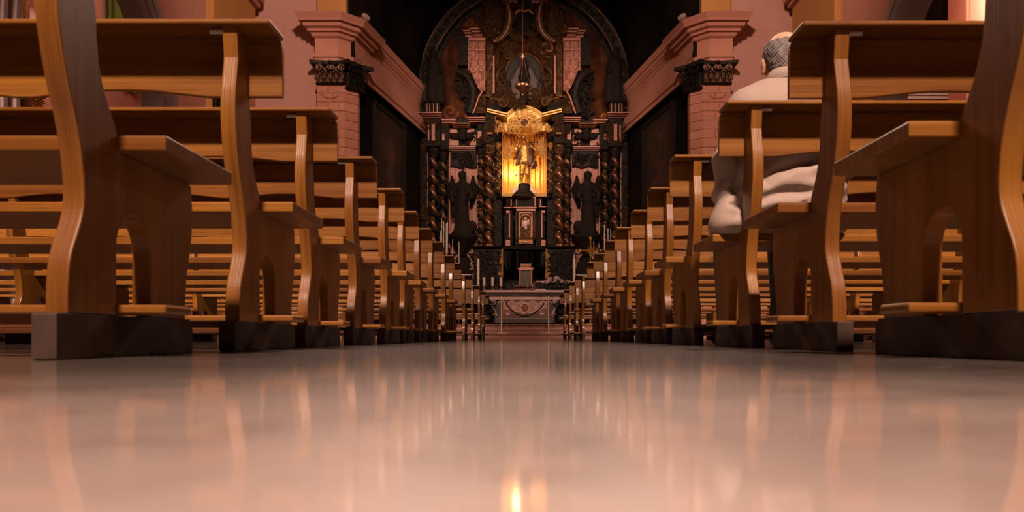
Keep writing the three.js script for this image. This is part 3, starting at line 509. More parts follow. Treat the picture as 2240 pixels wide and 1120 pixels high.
// upper storey
both((m, s) => {
  const pil = shapeOf([[m(1026), 96], [m(1062), 96], [m(1062), 205], [m(1052), 206], [m(1041), 188], [m(1030), 160]].map(([x, y]) => [ax(x), ay(y)]));
  const pg = extrudeG(pil, 0.3, 0.015); const up = part('upper_pilaster', pg, M.roseDark, AP);
  const sc = []; for (const [x, y, r] of [[1034, 136, 8], [1051, 130, 8], [1036, 158, 7], [1052, 154, 8], [1046, 174, 6], [1055, 188, 5], [1035, 106, 6], [1053, 106, 6], [1034, 124, 5], [1053, 143, 5], [1037, 147, 5], [1050, 196, 4], [1040, 172, 5]]) sc.push(spiral(ax(m(x)), ay(y), 0.3, r * K, 1.6, s, 1.2, 0.034));
  sc.push(bx(m(1026), 97, m(1028), 160, 0.3, 0.34), bx(m(1060.5), 97, m(1062.5), 204, 0.3, 0.34), bx(m(1043), 98, m(1045), 180, 0.3, 0.34), bx(m(1027), 115, m(1062), 117.5, 0.3, 0.36)); sc.push(tubeG([[ax(m(1044)), ay(160), 0.32], [ax(m(1052)), ay(180), 0.32], [ax(m(1059)), ay(200), 0.32]], 0.02, 12, 5));
  part('scroll_relief', sc, M.rose, up);
  part('stepped_cap', [bx(m(1015), 78, m(1032), 80.5, 0, 0.5), bx(m(1018), 82, m(1033), 84.5, 0, 0.46), bx(m(1020), 88, m(1036), 90.5, 0, 0.42), bx(m(1031), 76, m(1050), 78.5, 0, 0.6), bx(m(1034), 81, m(1052), 83.5, 0, 0.56), bx(m(1038), 87.5, m(1056), 90, 0, 0.5), bx(m(1024), 91, m(1063), 96, 0, 0.36)], M.rose, up);
  // dark figure-like volute outside the pilaster, feathered
  part('dark_bracket', [bx(m(1003), 84, m(1026), 150, 0.03, 0.36), tubeG([[ax(m(1000)), ay(160), 0.2], [ax(m(1022)), ay(172), 0.3], [ax(m(1036)), ay(200), 0.3], [ax(m(1036)), ay(226), 0.3], [ax(m(1028)), ay(252), 0.25]], 0.11, 30, 8), ...ornament(Math.min(m(1004), m(1034)), 165, Math.max(m(1004), m(1034)), 255, 0.16, 32, 10)], M.blackWood, AP);
  part('curved_strip', [tubeG([[ax(m(1056)), ay(206), 0.32], [ax(m(1048)), ay(220), 0.32], [ax(m(1042)), ay(238), 0.32], [ax(m(1036)), ay(254), 0.32]], 0.03, 20, 6)], M.rose, AP);
  part('fluted_block', [bx(m(1042), 212, m(1064), 252, 0.0, 0.25), ...[0, 1, 2, 3, 4].map((i) => bx(m(1045 + i * 4), 218, m(1046.5 + i * 4), 238, 0.24, 0.29))], M.darkCarved, AP);
  // dark pedestal and standing figure over the outer columns
  part('pedestal', [bx(m(933), 236, m(966), 262, 0.05, 0.6), bx(m(930), 232, m(968), 237, 0.05, 0.66)], M.blackWood, AP);
  part('pedestal_flutes', [938, 944, 952, 960].map((x) => bx(m(x), 238, m(x + 1.6), 258, 0.58, 0.64)), M.rose, AP);
  part('gold_drops', [0, 1, 2, 3, 4, 5, 6, 7].map((i) => blob(ax(m(1070 + i * 4.6)), ay(222 + i * 1.3 + (i % 2)), 0.55, 0.03, 0.028, 0.03, 8, 6)), M.gilt, AP);
  part('scroll_foot', [spiral(ax(m(1101)), ay(233), 0.5, 0.17, 1.4, s, 0.5, 0.05), tubeG([[ax(m(1072)), ay(226), 0.45], [ax(m(1086)), ay(226), 0.45], [ax(m(1098)), ay(240), 0.45]], 0.04, 14, 6), blob(ax(m(1101)), ay(235), 0.56, 0.05, 0.05, 0.05)], M.darkCarved, AP);
  part('plinth_block', [bx(m(1066), 232, m(1098), 256, 0.0, 0.4)], M.blackWood, AP);
  // frame of the upper picture
  part('slim_pilaster', [bx(m(1079), 128, m(1082.5), 210, 0.05, 0.3)], M.rose, AP);
  part('picture_side', [bx(m(1064), 100, m(1079), 215, 0.04, 0.22)], M.darkCarved, AP);
  part('picture_border', [bx(m(1083), 116, m(1092), 214, 0.04, 0.14), ...ornament(Math.min(m(1086), m(1108)), 140, Math.max(m(1086), m(1108)), 210, 0.14, 12, 8)], M.darkCarved, AP);
  const sv = tubeG([[ax(m(1104)), ay(150), 0.24], [ax(m(1093)), ay(158), 0.26], [ax(m(1088)), ay(174), 0.26], [ax(m(1092)), ay(188), 0.26], [ax(m(1104)), ay(194), 0.24]], 0.045, 30, 6);
  part('c_scroll', [sv], M.darkCarved, AP);
  // great C mouldings over the picture
  for (const [o, th, mm] of [[0, 0.06, M.darkCarved], [6, 0.045, M.rose], [12, 0.05, M.darkCarved]]) part('curved_moulding', [tubeG([[ax(m(1104 + o * 0.4)), ay(10), 0.35], [ax(m(1109 + o * 0.7)), ay(30), 0.38], [ax(m(1111 + o * 0.7)), ay(52), 0.38], [ax(m(1106 + o * 0.7)), ay(74), 0.38], [ax(m(1094 + o * 0.7)), ay(90), 0.36], [ax(m(1078 + o * 0.5)), ay(97 + o * 0.3), 0.34]], th, 40, 8)], mm, AP);
  part('crest_bar', [...mold(Math.min(m(1098), m(1133)), Math.max(m(1098), m(1133)), 5, 15, 0.3, 0.2)], M.rose, AP);
  part('crest_carving', [...ornament(Math.min(m(1066), m(1100)), 14, Math.max(m(1066), m(1100)), 90, 0.12, 26, 11), ...ornament(Math.min(m(1100), m(1130)), 100, Math.max(m(1100), m(1130)), 130, 0.2, 8, 8)], M.darkCarved, AP);
  part('lower_swag', [...ornament(Math.min(m(1090), m(1128)), 205, Math.max(m(1090), m(1128)), 238, 0.35, 22, 8)], M.darkCarved, AP);
});
{
  const p = new THREE.Shape(); p.moveTo(ax(1108), ay(222)); p.lineTo(ax(1108), ay(160)); p.absarc(ax(1147), ay(160), 39 * K, Math.PI, 0, true); p.lineTo(ax(1186), ay(222)); p.closePath();
  const g = extrudeG(p, 0.03, 0, 24); g.translate(0, 0, 0.05); const pic = part('upper_picture', g, new THREE.MeshStandardMaterial({ color: new THREE.Color(0.02, 0.014, 0.012), roughness: 0.7 }), AP);
  const pts = []; for (let i = 0; i <= 30; i++) { const a = Math.PI * i / 30; pts.push(V3(39 * K * Math.cos(a), ay(160) + 39 * K * Math.sin(a), 0.12)); }
  part('arched_border', [tubeG(pts, 0.05, 50, 7)], M.darkCarved, pic);
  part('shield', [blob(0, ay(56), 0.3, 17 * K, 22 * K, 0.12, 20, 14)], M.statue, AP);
  part('shield_crown', [tubeG([[ax(1127), ay(40), 0.36], [ax(1138), ay(33.5), 0.42], [ax(1147), ay(37), 0.44], [ax(1156), ay(33.5), 0.42], [ax(1166), ay(40), 0.36]], 0.03, 30, 6)], M.gilt, AP);
  part('shield_carving', [...ornament(1122, 14, 1172, 34, 0.3, 12, 8), ...ornament(1118, 70, 1176, 92, 0.26, 14, 8), ...ornament(1118, 40, 1126, 76, 0.26, 8, 7), ...ornament(1168, 40, 1176, 76, 0.26, 8, 7)], M.darkCarved, AP);
  part('upper_swag', [...ornament(1112, 225, 1182, 240, 0.4, 18, 7)], M.darkCarved, AP);
  part('recess', [bx(1100, 640, 1195, 650, -0.9, 0.3), bx(1099, 434, 1196, 640, -1.0, -0.95)], M.blackWood, AP);
}
// tabernacle tower in front of the niche
{
  const T = thing('tabernacle', 'dark tabernacle tower with a domed cap and pale relief panel below the niche', 'tabernacle', [0.015, 0, -ZR + 0.7]);
  const b = (x0, y0, x1, y1, d0, d1) => boxG(ax(x0), ay(y1), d0, ax(x1), ay(y0), d1);
  part('body', [b(1128, 462, 1166, 545, -0.3, 0.12), b(1106, 468, 1122, 548, -0.35, 0.0), b(1172, 468, 1188, 548, -0.35, 0.0), b(1100, 546, 1194, 552, -0.4, 0.22)], M.blackWood, T);
  part('attic', [b(1128, 438, 1170, 462, -0.3, 0.08), b(1108, 442, 1128, 460, -0.35, -0.05), b(1166, 442, 1186, 460, -0.35, -0.05)], M.blackWood, T);
  const dome = latheG([[0.0001, 30 * K * 0 + ay(409)], [9 * K, ay(409.5)], [13 * K, ay(412)], [14 * K, ay(416)], [14 * K, ay(424)], [17 * K, ay(426)], [22 * K, ay(431)], [29 * K, ay(439)], [30 * K, ay(441)], [0.0001, ay(441)]], 8); dome.scale(1, 1, 0.6); dome.rotateY(Math.PI / 8); part('domed_cap', dome, M.blackWood, T);
  part('attic_frame', [b(1131, 439.5, 1171, 442, 0.06, 0.12), b(1129.5, 441, 1131.5, 459, 0.06, 0.11), b(1168.5, 441, 1171, 459, 0.06, 0.11), b(1118, 444, 1120, 458, -0.06, 0), b(1180, 444, 1182, 458, -0.06, 0)], M.rose, T);
  part('cornice', [b(1122, 462, 1173, 464, 0, 0.2), b(1130, 466, 1171, 470.5, 0.05, 0.2), b(1103, 461, 1120, 463, -0.3, 0.06), b(1178, 459, 1193, 461, -0.3, 0.06)], M.rose, T);
  part('corner_caps', [b(1108.5, 468, 1116, 473, -0.1, 0.04), b(1183.5, 468, 1191, 473, -0.1, 0.04)], M.rose, T);
  part('side_strips', [b(1114, 474, 1116.5, 525, -0.02, 0.02), b(1183, 474, 1185.5, 525, -0.02, 0.02)], M.rose, T);
  for (const x of [1130, 1168.5]) part('colonnette', [latheG([[0.0001, ay(530)], [2.4 * K, ay(530)], [1.8 * K, ay(526)], [2.2 * K, ay(500)], [1.7 * K, ay(476)], [2.6 * K, ay(472)], [0.0001, ay(472)]], 12).translate(ax(x), 0, 0.16)], M.darkCarved, T);
  // door with a pale relief figure under an arch
  const door = part('door', [b(1136, 474, 1163, 529, 0.1, 0.14)], M.darkCarved, T);
  const pts = []; for (let i = 0; i <= 20; i++) { const a = Math.PI * i / 20; pts.push(V3(ax(1149.5) + 12 * K * Math.cos(a), ay(488) + 10 * K * Math.sin(a), 0.15)); }
  part('door_frame', [tubeG([V3(pts[0].x, ay(527), 0.15), ...pts, V3(pts[20].x, ay(527), 0.15)], 0.018, 60, 6), b(1135.5, 473, 1163.5, 475, 0.1, 0.17), b(1135, 475, 1137, 525, 0.1, 0.16), b(1162, 475, 1164.5, 525, 0.1, 0.16)], M.rose, door);
  part('relief_figure', [blob(ax(1149.5), ay(487), 0.15, 0.045, 0.055, 0.03), blob(ax(1149), ay(498), 0.15, 0.075, 0.13, 0.035), blob(ax(1144), ay(497), 0.145, 0.03, 0.12, 0.025), blob(ax(1155), ay(494), 0.145, 0.05, 0.1, 0.025), blob(ax(1150), ay(506), 0.145, 0.05, 0.05, 0.025)], M.marble, door);
  part('base_panel', [b(1135, 531, 1165, 540, 0.1, 0.2)], M.gilt, T);
  part('base_relief', [b(1139, 534, 1161, 538, 0.19, 0.22), blob(ax(1150), ay(536), 0.21, 0.13, 0.03, 0.02)], M.bronze, T);
  for (const x of [1112, 1187.5]) part('corner_panel', [b(x - 4.5, 531, x + 4.5, 543, 0.0, 0.06), blob(ax(x), ay(537), 0.06, 0.045, 0.05, 0.02)], M.rose, T);
}

// ------------------------------------------------------------------ statues
function angelG(flip) {                       // about 2.2 m tall, feet at y=0, facing +z, wings raised behind
  const f = flip ? -1 : 1;
  return sdfG([
    [[0, 0.05, 0], 0.26, [0, 0.75, 0], 0.20], [[0, 0.75, 0], 0.20, [0, 1.2, 0], 0.17], [[0, 1.2, 0], 0.17, [0, 1.58, 0], 0.20], [[-0.16, 1.62, 0], 0.09, [0.16, 1.62, 0], 0.09], [[0, 1.66, 0], 0.07, [0, 1.8, 0.02], 0.06],
    ['e', [f * 0.01, 1.93, 0.03], [0.115, 0.145, 0.125]], ['e', [0, 2.0, -0.01], [0.125, 0.1, 0.13]],
    [[f * 0.2, 1.58, 0], 0.085, [f * 0.33, 1.28, 0.1], 0.07], [[f * 0.33, 1.28, 0.1], 0.07, [f * 0.22, 1.1, 0.28], 0.05],
    [[-f * 0.2, 1.58, 0], 0.085, [-f * 0.36, 1.34, 0.05], 0.07], [[-f * 0.36, 1.34, 0.05], 0.07, [-f * 0.3, 1.02, 0.2], 0.05],
    [[-f * 0.3, 1.1, 0.05], 0.1, [-f * 0.32, 0.6, 0.0], 0.06], [[0.12, 0.1, 0.1], 0.14, [0.1, 0.7, 0.1], 0.1], [[-0.14, 0.05, 0.12], 0.12, [-0.1, 0.6, 0.1], 0.09], ['e', [0, 0.02, 0.02], [0.36, 0.12, 0.3]],
    ['e', [f * 0.34, 0.25, 0.05], [0.15, 0.2, 0.15]],
  ], 0.09, [-0.62, -0.16, -0.45], [0.62, 2.26, 0.55], 64);
}
function wingG(s) {
  const prims = [[[s * 0.12, 1.5, -0.16], 0.07, [s * 0.34, 1.72, -0.18], 0.08], [[s * 0.34, 1.72, -0.18], 0.08, [s * 0.36, 1.96, -0.16], 0.04]];
  for (let i = 0; i < 5; i++) prims.push([[s * (0.34 + 0.012 * i), 1.84 - 0.05 * i, -0.17], 0.06, [s * (0.52 - 0.055 * i), 1.5 - 0.13 * i, -0.2 - 0.01 * i], 0.045]);
  return sdfG(prims, 0.03, [Math.min(s * 0.0, s * 0.7), 0.75, -0.4], [Math.max(s * 0.0, s * 0.7), 2.1, 0.0], 44);
}
for (const s of [-1, 1]) {
  const a = thing('angel_statue', `dark winged angel statue in the ${s < 0 ? 'left' : 'right'} side niche of the altarpiece`, 'statue', [0.015 + ax(s < 0 ? 1013 : 1284), ay(516), -ZR + 0.38]);
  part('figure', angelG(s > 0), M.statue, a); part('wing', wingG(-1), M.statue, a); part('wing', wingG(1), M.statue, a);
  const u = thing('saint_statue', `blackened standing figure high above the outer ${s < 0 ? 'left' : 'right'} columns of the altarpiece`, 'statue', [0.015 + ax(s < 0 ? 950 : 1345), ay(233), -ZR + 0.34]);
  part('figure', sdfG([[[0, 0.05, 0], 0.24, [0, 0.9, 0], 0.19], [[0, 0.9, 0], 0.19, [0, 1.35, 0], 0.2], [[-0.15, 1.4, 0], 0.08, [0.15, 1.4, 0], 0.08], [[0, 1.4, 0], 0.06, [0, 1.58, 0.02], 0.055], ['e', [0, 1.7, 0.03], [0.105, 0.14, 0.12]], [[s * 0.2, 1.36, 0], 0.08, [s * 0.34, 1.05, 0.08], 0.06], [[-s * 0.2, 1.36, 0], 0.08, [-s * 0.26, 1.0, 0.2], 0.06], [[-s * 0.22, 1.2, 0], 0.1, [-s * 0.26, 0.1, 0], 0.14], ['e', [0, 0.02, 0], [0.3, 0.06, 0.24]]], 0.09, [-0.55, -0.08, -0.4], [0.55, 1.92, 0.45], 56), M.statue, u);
  part('staff', [tubeG([[s * 0.34, 0.0, 0.1], [s * 0.33, 1.0, 0.1], [s * 0.34, 1.75, 0.08]], 0.018, 8, 6)], M.blackWood, u);
}
{ // central statue in the niche: a striding figure in a dark cloak over a pale cloud
  const c = thing('niche_statue', 'gilded saint in a brown cloak striding on a cloud inside the lit niche', 'statue', [0.015 + ax(1146), ay(405), -ZR - 0.2]);
  part('figure', sdfG([[[-0.1, 0.02, 0.05], 0.05, [-0.07, 0.42, 0.08], 0.08], [[-0.07, 0.42, 0.08], 0.08, [-0.02, 0.85, 0], 0.13], [[0.16, 0.02, -0.05], 0.05, [0.13, 0.4, 0.0], 0.08], [[0.13, 0.4, 0.0], 0.08, [0.06, 0.85, 0], 0.13], [[0.02, 0.85, 0], 0.18, [0.02, 1.3, 0], 0.17], [[-0.13, 1.38, 0], 0.08, [0.17, 1.38, 0], 0.08], [[0.0, 1.4, 0], 0.06, [0.0, 1.55, 0.03], 0.055], ['e', [-0.02, 1.64, 0.06], [0.085, 0.115, 0.1]], [[-0.16, 1.38, 0], 0.07, [-0.27, 1.2, 0.12], 0.055], [[-0.27, 1.2, 0.12], 0.055, [-0.16, 1.62, 0.22], 0.04], [[-0.16, 1.62, 0.22], 0.04, [-0.3, 1.74, 0.2], 0.05], [[0.2, 1.38, 0], 0.07, [0.38, 1.24, 0.1], 0.055], [[0.38, 1.24, 0.1], 0.055, [0.46, 1.05, 0.2], 0.045]], 0.06, [-0.5, -0.08, -0.3], [0.6, 1.86, 0.42], 72), M.gilt, c);
  const drape = []; const R = rng(8); for (let i = 0; i < 9; i++) { const x = -0.22 + 0.06 * i; drape.push([[0.04 + (x) * 0.5, 1.35, 0.06 - 0.1 * (i % 2)], 0.06, [x * 1.25 + 0.03, 0.68 + 0.12 * R() - 0.1 * (i > 5), 0.14 - 0.12 * (i % 3)], 0.045]); }
  drape.push([[0.2, 1.36, -0.05], 0.09, [0.42, 0.72, -0.1], 0.05], [[-0.18, 1.3, -0.05], 0.07, [-0.3, 0.95, -0.06], 0.05], [[0.05, 1.4, -0.1], 0.1, [0.44, 1.48, -0.05], 0.06]);
  part('cloak', sdfG(drape, 0.035, [-0.5, 0.4, -0.32], [0.66, 1.65, 0.36], 64), new THREE.MeshStandardMaterial({ color: new THREE.Color(0.13, 0.052, 0.02), roughness: 0.38, metalness: 0.3 }), c);
  part('hat', [latheG([[0.0001, 0.06], [0.06, 0.05], [0.075, 0.0], [0.16, -0.02], [0.0001, -0.03]], 16).rotateZ(0.3).translate(-0.4, 1.8, 0.18)], M.gilt, c);
  part('cloud', sdfG([['e', [0, -0.12, 0], [0.36, 0.17, 0.26]], ['e', [-0.24, -0.22, 0.08], [0.2, 0.15, 0.18]], ['e', [0.24, -0.2, 0.06], [0.2, 0.16, 0.18]], ['e', [-0.38, -0.36, 0.1], [0.13, 0.13, 0.12]], ['e', [0.38, -0.36, 0.1], [0.13, 0.13, 0.12]], ['e', [0.02, -0.3, 0.1], [0.3, 0.14, 0.16]]], 0.06, [-0.6, -0.56, -0.36], [0.6, 0.16, 0.4], 48), new THREE.MeshStandardMaterial({ color: new THREE.Color(0.78, 0.62, 0.42), roughness: 0.55 }), c);
  part('lance', [tubeG([[0.46, 1.05, 0.2], [0.2, 0.5, 0.22], [-0.08, -0.02, 0.22]], 0.014, 8, 6)], M.gilt, c);
}
{ // robed figure in the upper niche
  const c = thing('robed_statue', 'dim grey robed figure in the arched recess above the lit niche', 'statue', [0.015, ay(224), -ZR + 0.22]);
  part('figure', sdfG([[[0, 0.05, 0], 0.2, [0, 0.7, 0], 0.16], [[0, 0.7, 0], 0.16, [0, 1.05, 0], 0.15], [[-0.12, 1.06, 0], 0.07, [0.12, 1.06, 0], 0.07], ['e', [0, 1.3, 0.02], [0.085, 0.11, 0.09]], [[0, 1.1, 0], 0.05, [0, 1.25, 0], 0.05]], 0.08, [-0.3, -0.2, -0.26], [0.3, 1.5, 0.3], 48), M.statue, c);
  part('cloak', sdfG([-1, 1].flatMap((s) => [[[s * 0.16, 1.05, 0], 0.08, [s * 0.36, 0.62, 0.02], 0.09], [[s * 0.36, 0.62, 0.02], 0.09, [s * 0.3, 0.05, 0.0], 0.13], [[s * 0.24, 0.7, 0.06], 0.06, [s * 0.2, 0.1, 0.08], 0.09]]), 0.05, [-0.55, -0.2, -0.2], [0.55, 1.25, 0.3], 52), new THREE.MeshStandardMaterial({ color: new THREE.Color(0.10, 0.075, 0.07), roughness: 0.8 }), c);
}
{ // lamps hidden in the niche
  const glow = new THREE.MeshStandardMaterial({ color: 0xffffff, emissive: new THREE.Color(1, 0.72, 0.3), emissiveIntensity: 6 });
  for (const [x, y, d, e, nm, lb] of [[1129, 372, -0.55, NICHE_LAMP, 'lamp', 'small bright lamp on the back of the lit niche, left of the saint'], [1147, 424, -0.02, NICHE_LAMP_LOW, 'lamp', 'small lamp behind the domed cap of the tabernacle']]) {
    const l = thing(nm, lb, 'lamp', [0.015 + ax(x), ay(y), -ZR + d]);
    part('bulb', new THREE.SphereGeometry(0.035, 12, 10), glow, l); part('socket', [latheG([[0.0001, -0.1], [0.03, -0.1], [0.03, -0.03], [0.0001, -0.03]], 10)], M.bronze, l);
    const p = new THREE.PointLight(new THREE.Color(1, 0.62, 0.24), e, 0, 2); p.castShadow = true; p.shadow.radius = 3; p.name = 'lamp_light'; l.add(p);
  }
}
{ // sanctuary lamp on its chain
  const z = 24, k = z / F, x = (1143.5 - 1146) * k, Y = (py) => EYE + (CY - py) * k;
  const l = thing('sanctuary_lamp', 'copper sanctuary lamp hanging on chains before the altarpiece', 'lamp', [x, Y(200), -z]);
  const y0 = Y(200), r = 18 * k;
  part('bowl', [latheG([[0.0001, -0.06], [0.06, -0.05], [0.1, 0.0], [r * 0.72, 0.07], [r * 0.9, 0.1], [r, 0.12], [r, 0.20], [r * 0.92, 0.21], [r * 0.9, 0.13], [0.0001, 0.09]], 30)], M.bronze, l);
  part('finial', [blob(0, -0.1, 0, 0.035, 0.05, 0.035)], M.bronze, l);
  part('canopy', [latheG([[0.0001, Y(116) - y0], [0.02, Y(118) - y0], [0.05, Y(124) - y0], [0.055, Y(126) - y0], [0.0001, Y(126) - y0]], 16)], M.brass, l);
  for (let i = 0; i < 3; i++) { const a = i * 2.094 + 0.3; part('chain', [tubeG([[0.03 * Math.cos(a), Y(126) - y0, 0.03 * Math.sin(a)], [r * 0.55 * Math.cos(a), (Y(126) - y0) * 0.5, r * 0.55 * Math.sin(a)], [r * 0.95 * Math.cos(a), 0.2, r * 0.95 * Math.sin(a)]], 0.006, 12, 5)], M.bronze, l); }
  part('hanging_cable', [tubeG([[0, Y(118) - y0, 0], [0, 9.5 - y0, 0], [0, 13.4 - y0, 0]], 0.008, 6, 5)], M.bronze, l);
}

// ------------------------------------------------------------------ altar and the things around it
const FLOOR = 0.39;
{
  const A = thing('altar', 'stone altar table with an inlaid front panel and lettered frieze', 'altar', [0.01, FLOOR, -23]);
  const z = 23, k = z / F, X = (px) => (px - 1146.5) * k, Y = (py) => EYE + (CY - py) * k - FLOOR;
  part('table_slab', [rboxG(X(1058), Y(640), -1.0, X(1235), Y(635), 0.12, 0.012)], M.marble, A);
  part('slab_moulding', [rboxG(X(1063), Y(645), -0.95, X(1230), Y(640), 0.06, 0.02), rboxG(X(1069), Y(648), -0.92, X(1224), Y(645), 0.02, 0.012)], M.marbleDark, A);
  const cv = document.createElement('canvas'); cv.width = 1024; cv.height = 64; let c = cv.getContext('2d'); c.fillStyle = '#c39a8c'; c.fillRect(0, 0, 1024, 64); c.font = '46px serif'; c.fillStyle = '#7a5340';
  for (const [t, x, col] of [['T', 70, '#e0c0b0'], ['C', 190, '#e0c0b0'], ['A', 380, '#d9b483'], ['L', 440, '#e3c78c'], ['UMEN', 505, '#e3c78c'], ['AET', 690, '#7a4a3c'], ['PR', 880, '#7a4a3c']]) { c.fillStyle = col; c.fillText(t, x, 48); }
  const ft = new THREE.CanvasTexture(cv); ft.colorSpace = THREE.SRGBColorSpace;
  const fg = boxG(X(1070), Y(655.5), -0.9, X(1224), Y(648), -0.02); part('lettered_frieze', fg, [M.marble, M.marble, M.marble, M.marble, new THREE.MeshStandardMaterial({ map: ft, roughness: 0.4 }), M.marble], A);
  part('body', [boxG(X(1080), Y(706), -0.85, X(1214), Y(655.5), -0.1)], M.marbleDark, A);
  // inlaid front
  const cp = document.createElement('canvas'); cp.width = 1024; cp.height = 384; c = cp.getContext('2d');
  c.fillStyle = '#7d5a50'; c.fillRect(0, 0, 1024, 384); c.fillStyle = '#6a4a42'; c.fillRect(0, 290, 1024, 94);
  const wave = (pts, fill, w, stroke) => { c.beginPath(); pts.forEach(([x, y], i) => i ? c.lineTo(x, y) : c.moveTo(x, y)); c.closePath(); if (fill) { c.fillStyle = fill; c.fill(); } if (stroke) { c.lineWidth = w; c.strokeStyle = stroke; c.stroke(); } };
  const P = []; for (let i = 0; i <= 60; i++) { const t = i / 60; P.push([60 + 904 * t, 62 + 34 * Math.sin(t * Math.PI * 8) - 24 * Math.sin(t * Math.PI)]); } for (let i = 60; i >= 0; i--) { const t = i / 60; P.push([60 + 904 * t, 150 + 120 * Math.sin(t * Math.PI) + 18 * Math.sin(t * Math.PI * 10)]); }
  wave(P, '#a97d70', 14, '#d3aba0');
  for (const s of [-1, 1]) { c.strokeStyle = '#d8b3a7'; c.lineWidth = 12; c.beginPath(); for (let a = 0; a < 8; a += 0.2) c.lineTo(512 + s * (250 + 70 * (1 - a / 9) * Math.cos(a)), 150 + 50 * (1 - a / 9) * Math.sin(a)); c.stroke(); c.fillStyle = '#c9a398'; c.beginPath(); c.ellipse(512 + s * 370, 290, 46, 18, 0, 0, 7); c.fill(); }
  c.strokeStyle = '#dcb8ac'; c.lineWidth = 12; c.beginPath(); c.ellipse(512, 160, 92, 100, 0, 0, 7); c.stroke();
  c.fillStyle = '#7a3d1f'; for (const [x, y, rx, ry] of [[512, 110, 40, 34], [462, 160, 40, 32], [562, 160, 40, 32], [512, 200, 34, 58], [480, 215, 26, 22], [545, 215, 26, 22]]) { c.beginPath(); c.ellipse(x, y, rx, ry, 0, 0, 7); c.fill(); } c.fillStyle = '#a8652f'; c.beginPath(); c.ellipse(512, 160, 22, 20, 0, 0, 7); c.fill();
  const pt = new THREE.CanvasTexture(cp); pt.colorSpace = THREE.SRGBColorSpace;
  const pgm = boxG(X(1096), Y(696), -0.12, X(1200), Y(656), -0.06); part('inlaid_panel', pgm, [M.marble, M.marble, M.marble, M.marble, new THREE.MeshStandardMaterial({ map: pt, roughness: 0.35 }), M.marble], A);
  part('plinth', [rboxG(X(1074), Y(707), -0.95, X(1220), Y(696), 0.03, 0.015)], M.marbleDark, A);
  for (const s of [-1, 1]) { const cx = s * 0.86; part('scroll_console', [spiral(cx + s * 0.06, Y(662), -0.06, 0.09, 1.4, s, 1.5, 0.03), spiral(cx - s * 0.02, Y(690), -0.06, 0.07, 1.3, -s, 1.5, 0.026), tubeG([[cx + s * 0.1, Y(664), -0.06], [cx + s * 0.02, Y(676), -0.04], [cx - s * 0.06, Y(690), -0.04]], 0.035, 14, 6)], M.marble, A); }
}
function candlestick(x, label) {
  const t = thing('candlestick', label, 'candle', [x, 1.384, -22.96], 'candles on the altar');
  part('holder', [latheG([[0.0001, 0], [0.05, 0], [0.052, 0.012], [0.03, 0.03], [0.014, 0.06], [0.012, 0.09], [0.03, 0.105], [0.036, 0.12], [0.0001, 0.12]], 16)], M.bronze, t);
  part('candle', [latheG([[0.0001, 0.12], [0.041, 0.12], [0.041, 0.365], [0.034, 0.372], [0.0001, 0.368]], 18)], M.wax, t); part('wick', [tubeG([[0, 0.365, 0], [0.002, 0.38, 0], [0.005, 0.39, 0]], 0.0025, 4, 4)], M.ironBlack, t);
}
candlestick(-1.143, 'leftmost of three white candles in copper holders on the altar');
candlestick(-0.90, 'middle of three white candles in copper holders on the altar');
candlestick(-0.657, 'rightmost of three white candles in copper holders on the altar');
{ // flowers on the altar
  const f = thing('flower_arrangement', 'low bowl of pale pink and white flowers on the right end of the altar', 'flowers', [0.93, 1.384, -23.15]);
  const R = rng(4), lv = []; const leafM = new THREE.MeshStandardMaterial({ color: new THREE.Color(0.035, 0.05, 0.028), roughness: 0.6, side: THREE.DoubleSide });
  part('bowl', [latheG([[0.0001, 0], [0.14, 0], [0.2, 0.05], [0.22, 0.1], [0.2, 0.1], [0.0001, 0.06]], 18)], M.ironBlack, f);
  for (let i = 0; i < 420; i++) { const a = R() * 6.28, e = Math.pow(R(), 0.6), r = 0.42 * e, y = 0.06 + 0.24 * R() * (1 - e * 0.4); const l = new THREE.SphereGeometry(0.045, 5, 3); l.scale(0.5, 0.14, 1.1); l.rotateX(R() * 3 - 1.5); l.rotateY(R() * 6.28); l.translate(r * Math.cos(a), y, r * 0.5 * Math.sin(a)); lv.push(l); }
  const fo = part('foliage', lv, leafM, f); fo.userData.kind = 'stuff';
  const petals = (n, r) => { const g = []; for (let i = 0; i < n; i++) { const p = new THREE.SphereGeometry(r, 6, 4); p.scale(0.55, 0.22, 1); p.rotateX(-0.5); p.translate(0, 0, r * 0.75); p.rotateY(i / n * 6.283); g.push(p); } g.push(new THREE.SphereGeometry(r * 0.35, 6, 4)); return merged(g); };
  const g1 = petals(6, 0.028), g2 = petals(7, 0.034), mats = [0xa07c7a, 0x8c5f66, 0xb09c98, 0x6a646e].map((h) => new THREE.MeshStandardMaterial({ color: h, roughness: 0.7 }));
  for (let i = 0; i < 46; i++) { const a = R() * 6.28, e = Math.sqrt(R()), b = part('blossom', i % 2 ? g1 : g2, mats[i % 4], f); b.position.set(0.42 * e * Math.cos(a), 0.14 + 0.22 * (1 - e * 0.75) + 0.05 * R(), 0.05 + 0.2 * e * Math.sin(a)); b.rotation.set(0.9 + R() * 0.6, R() * 3, R() - 0.5); }
}
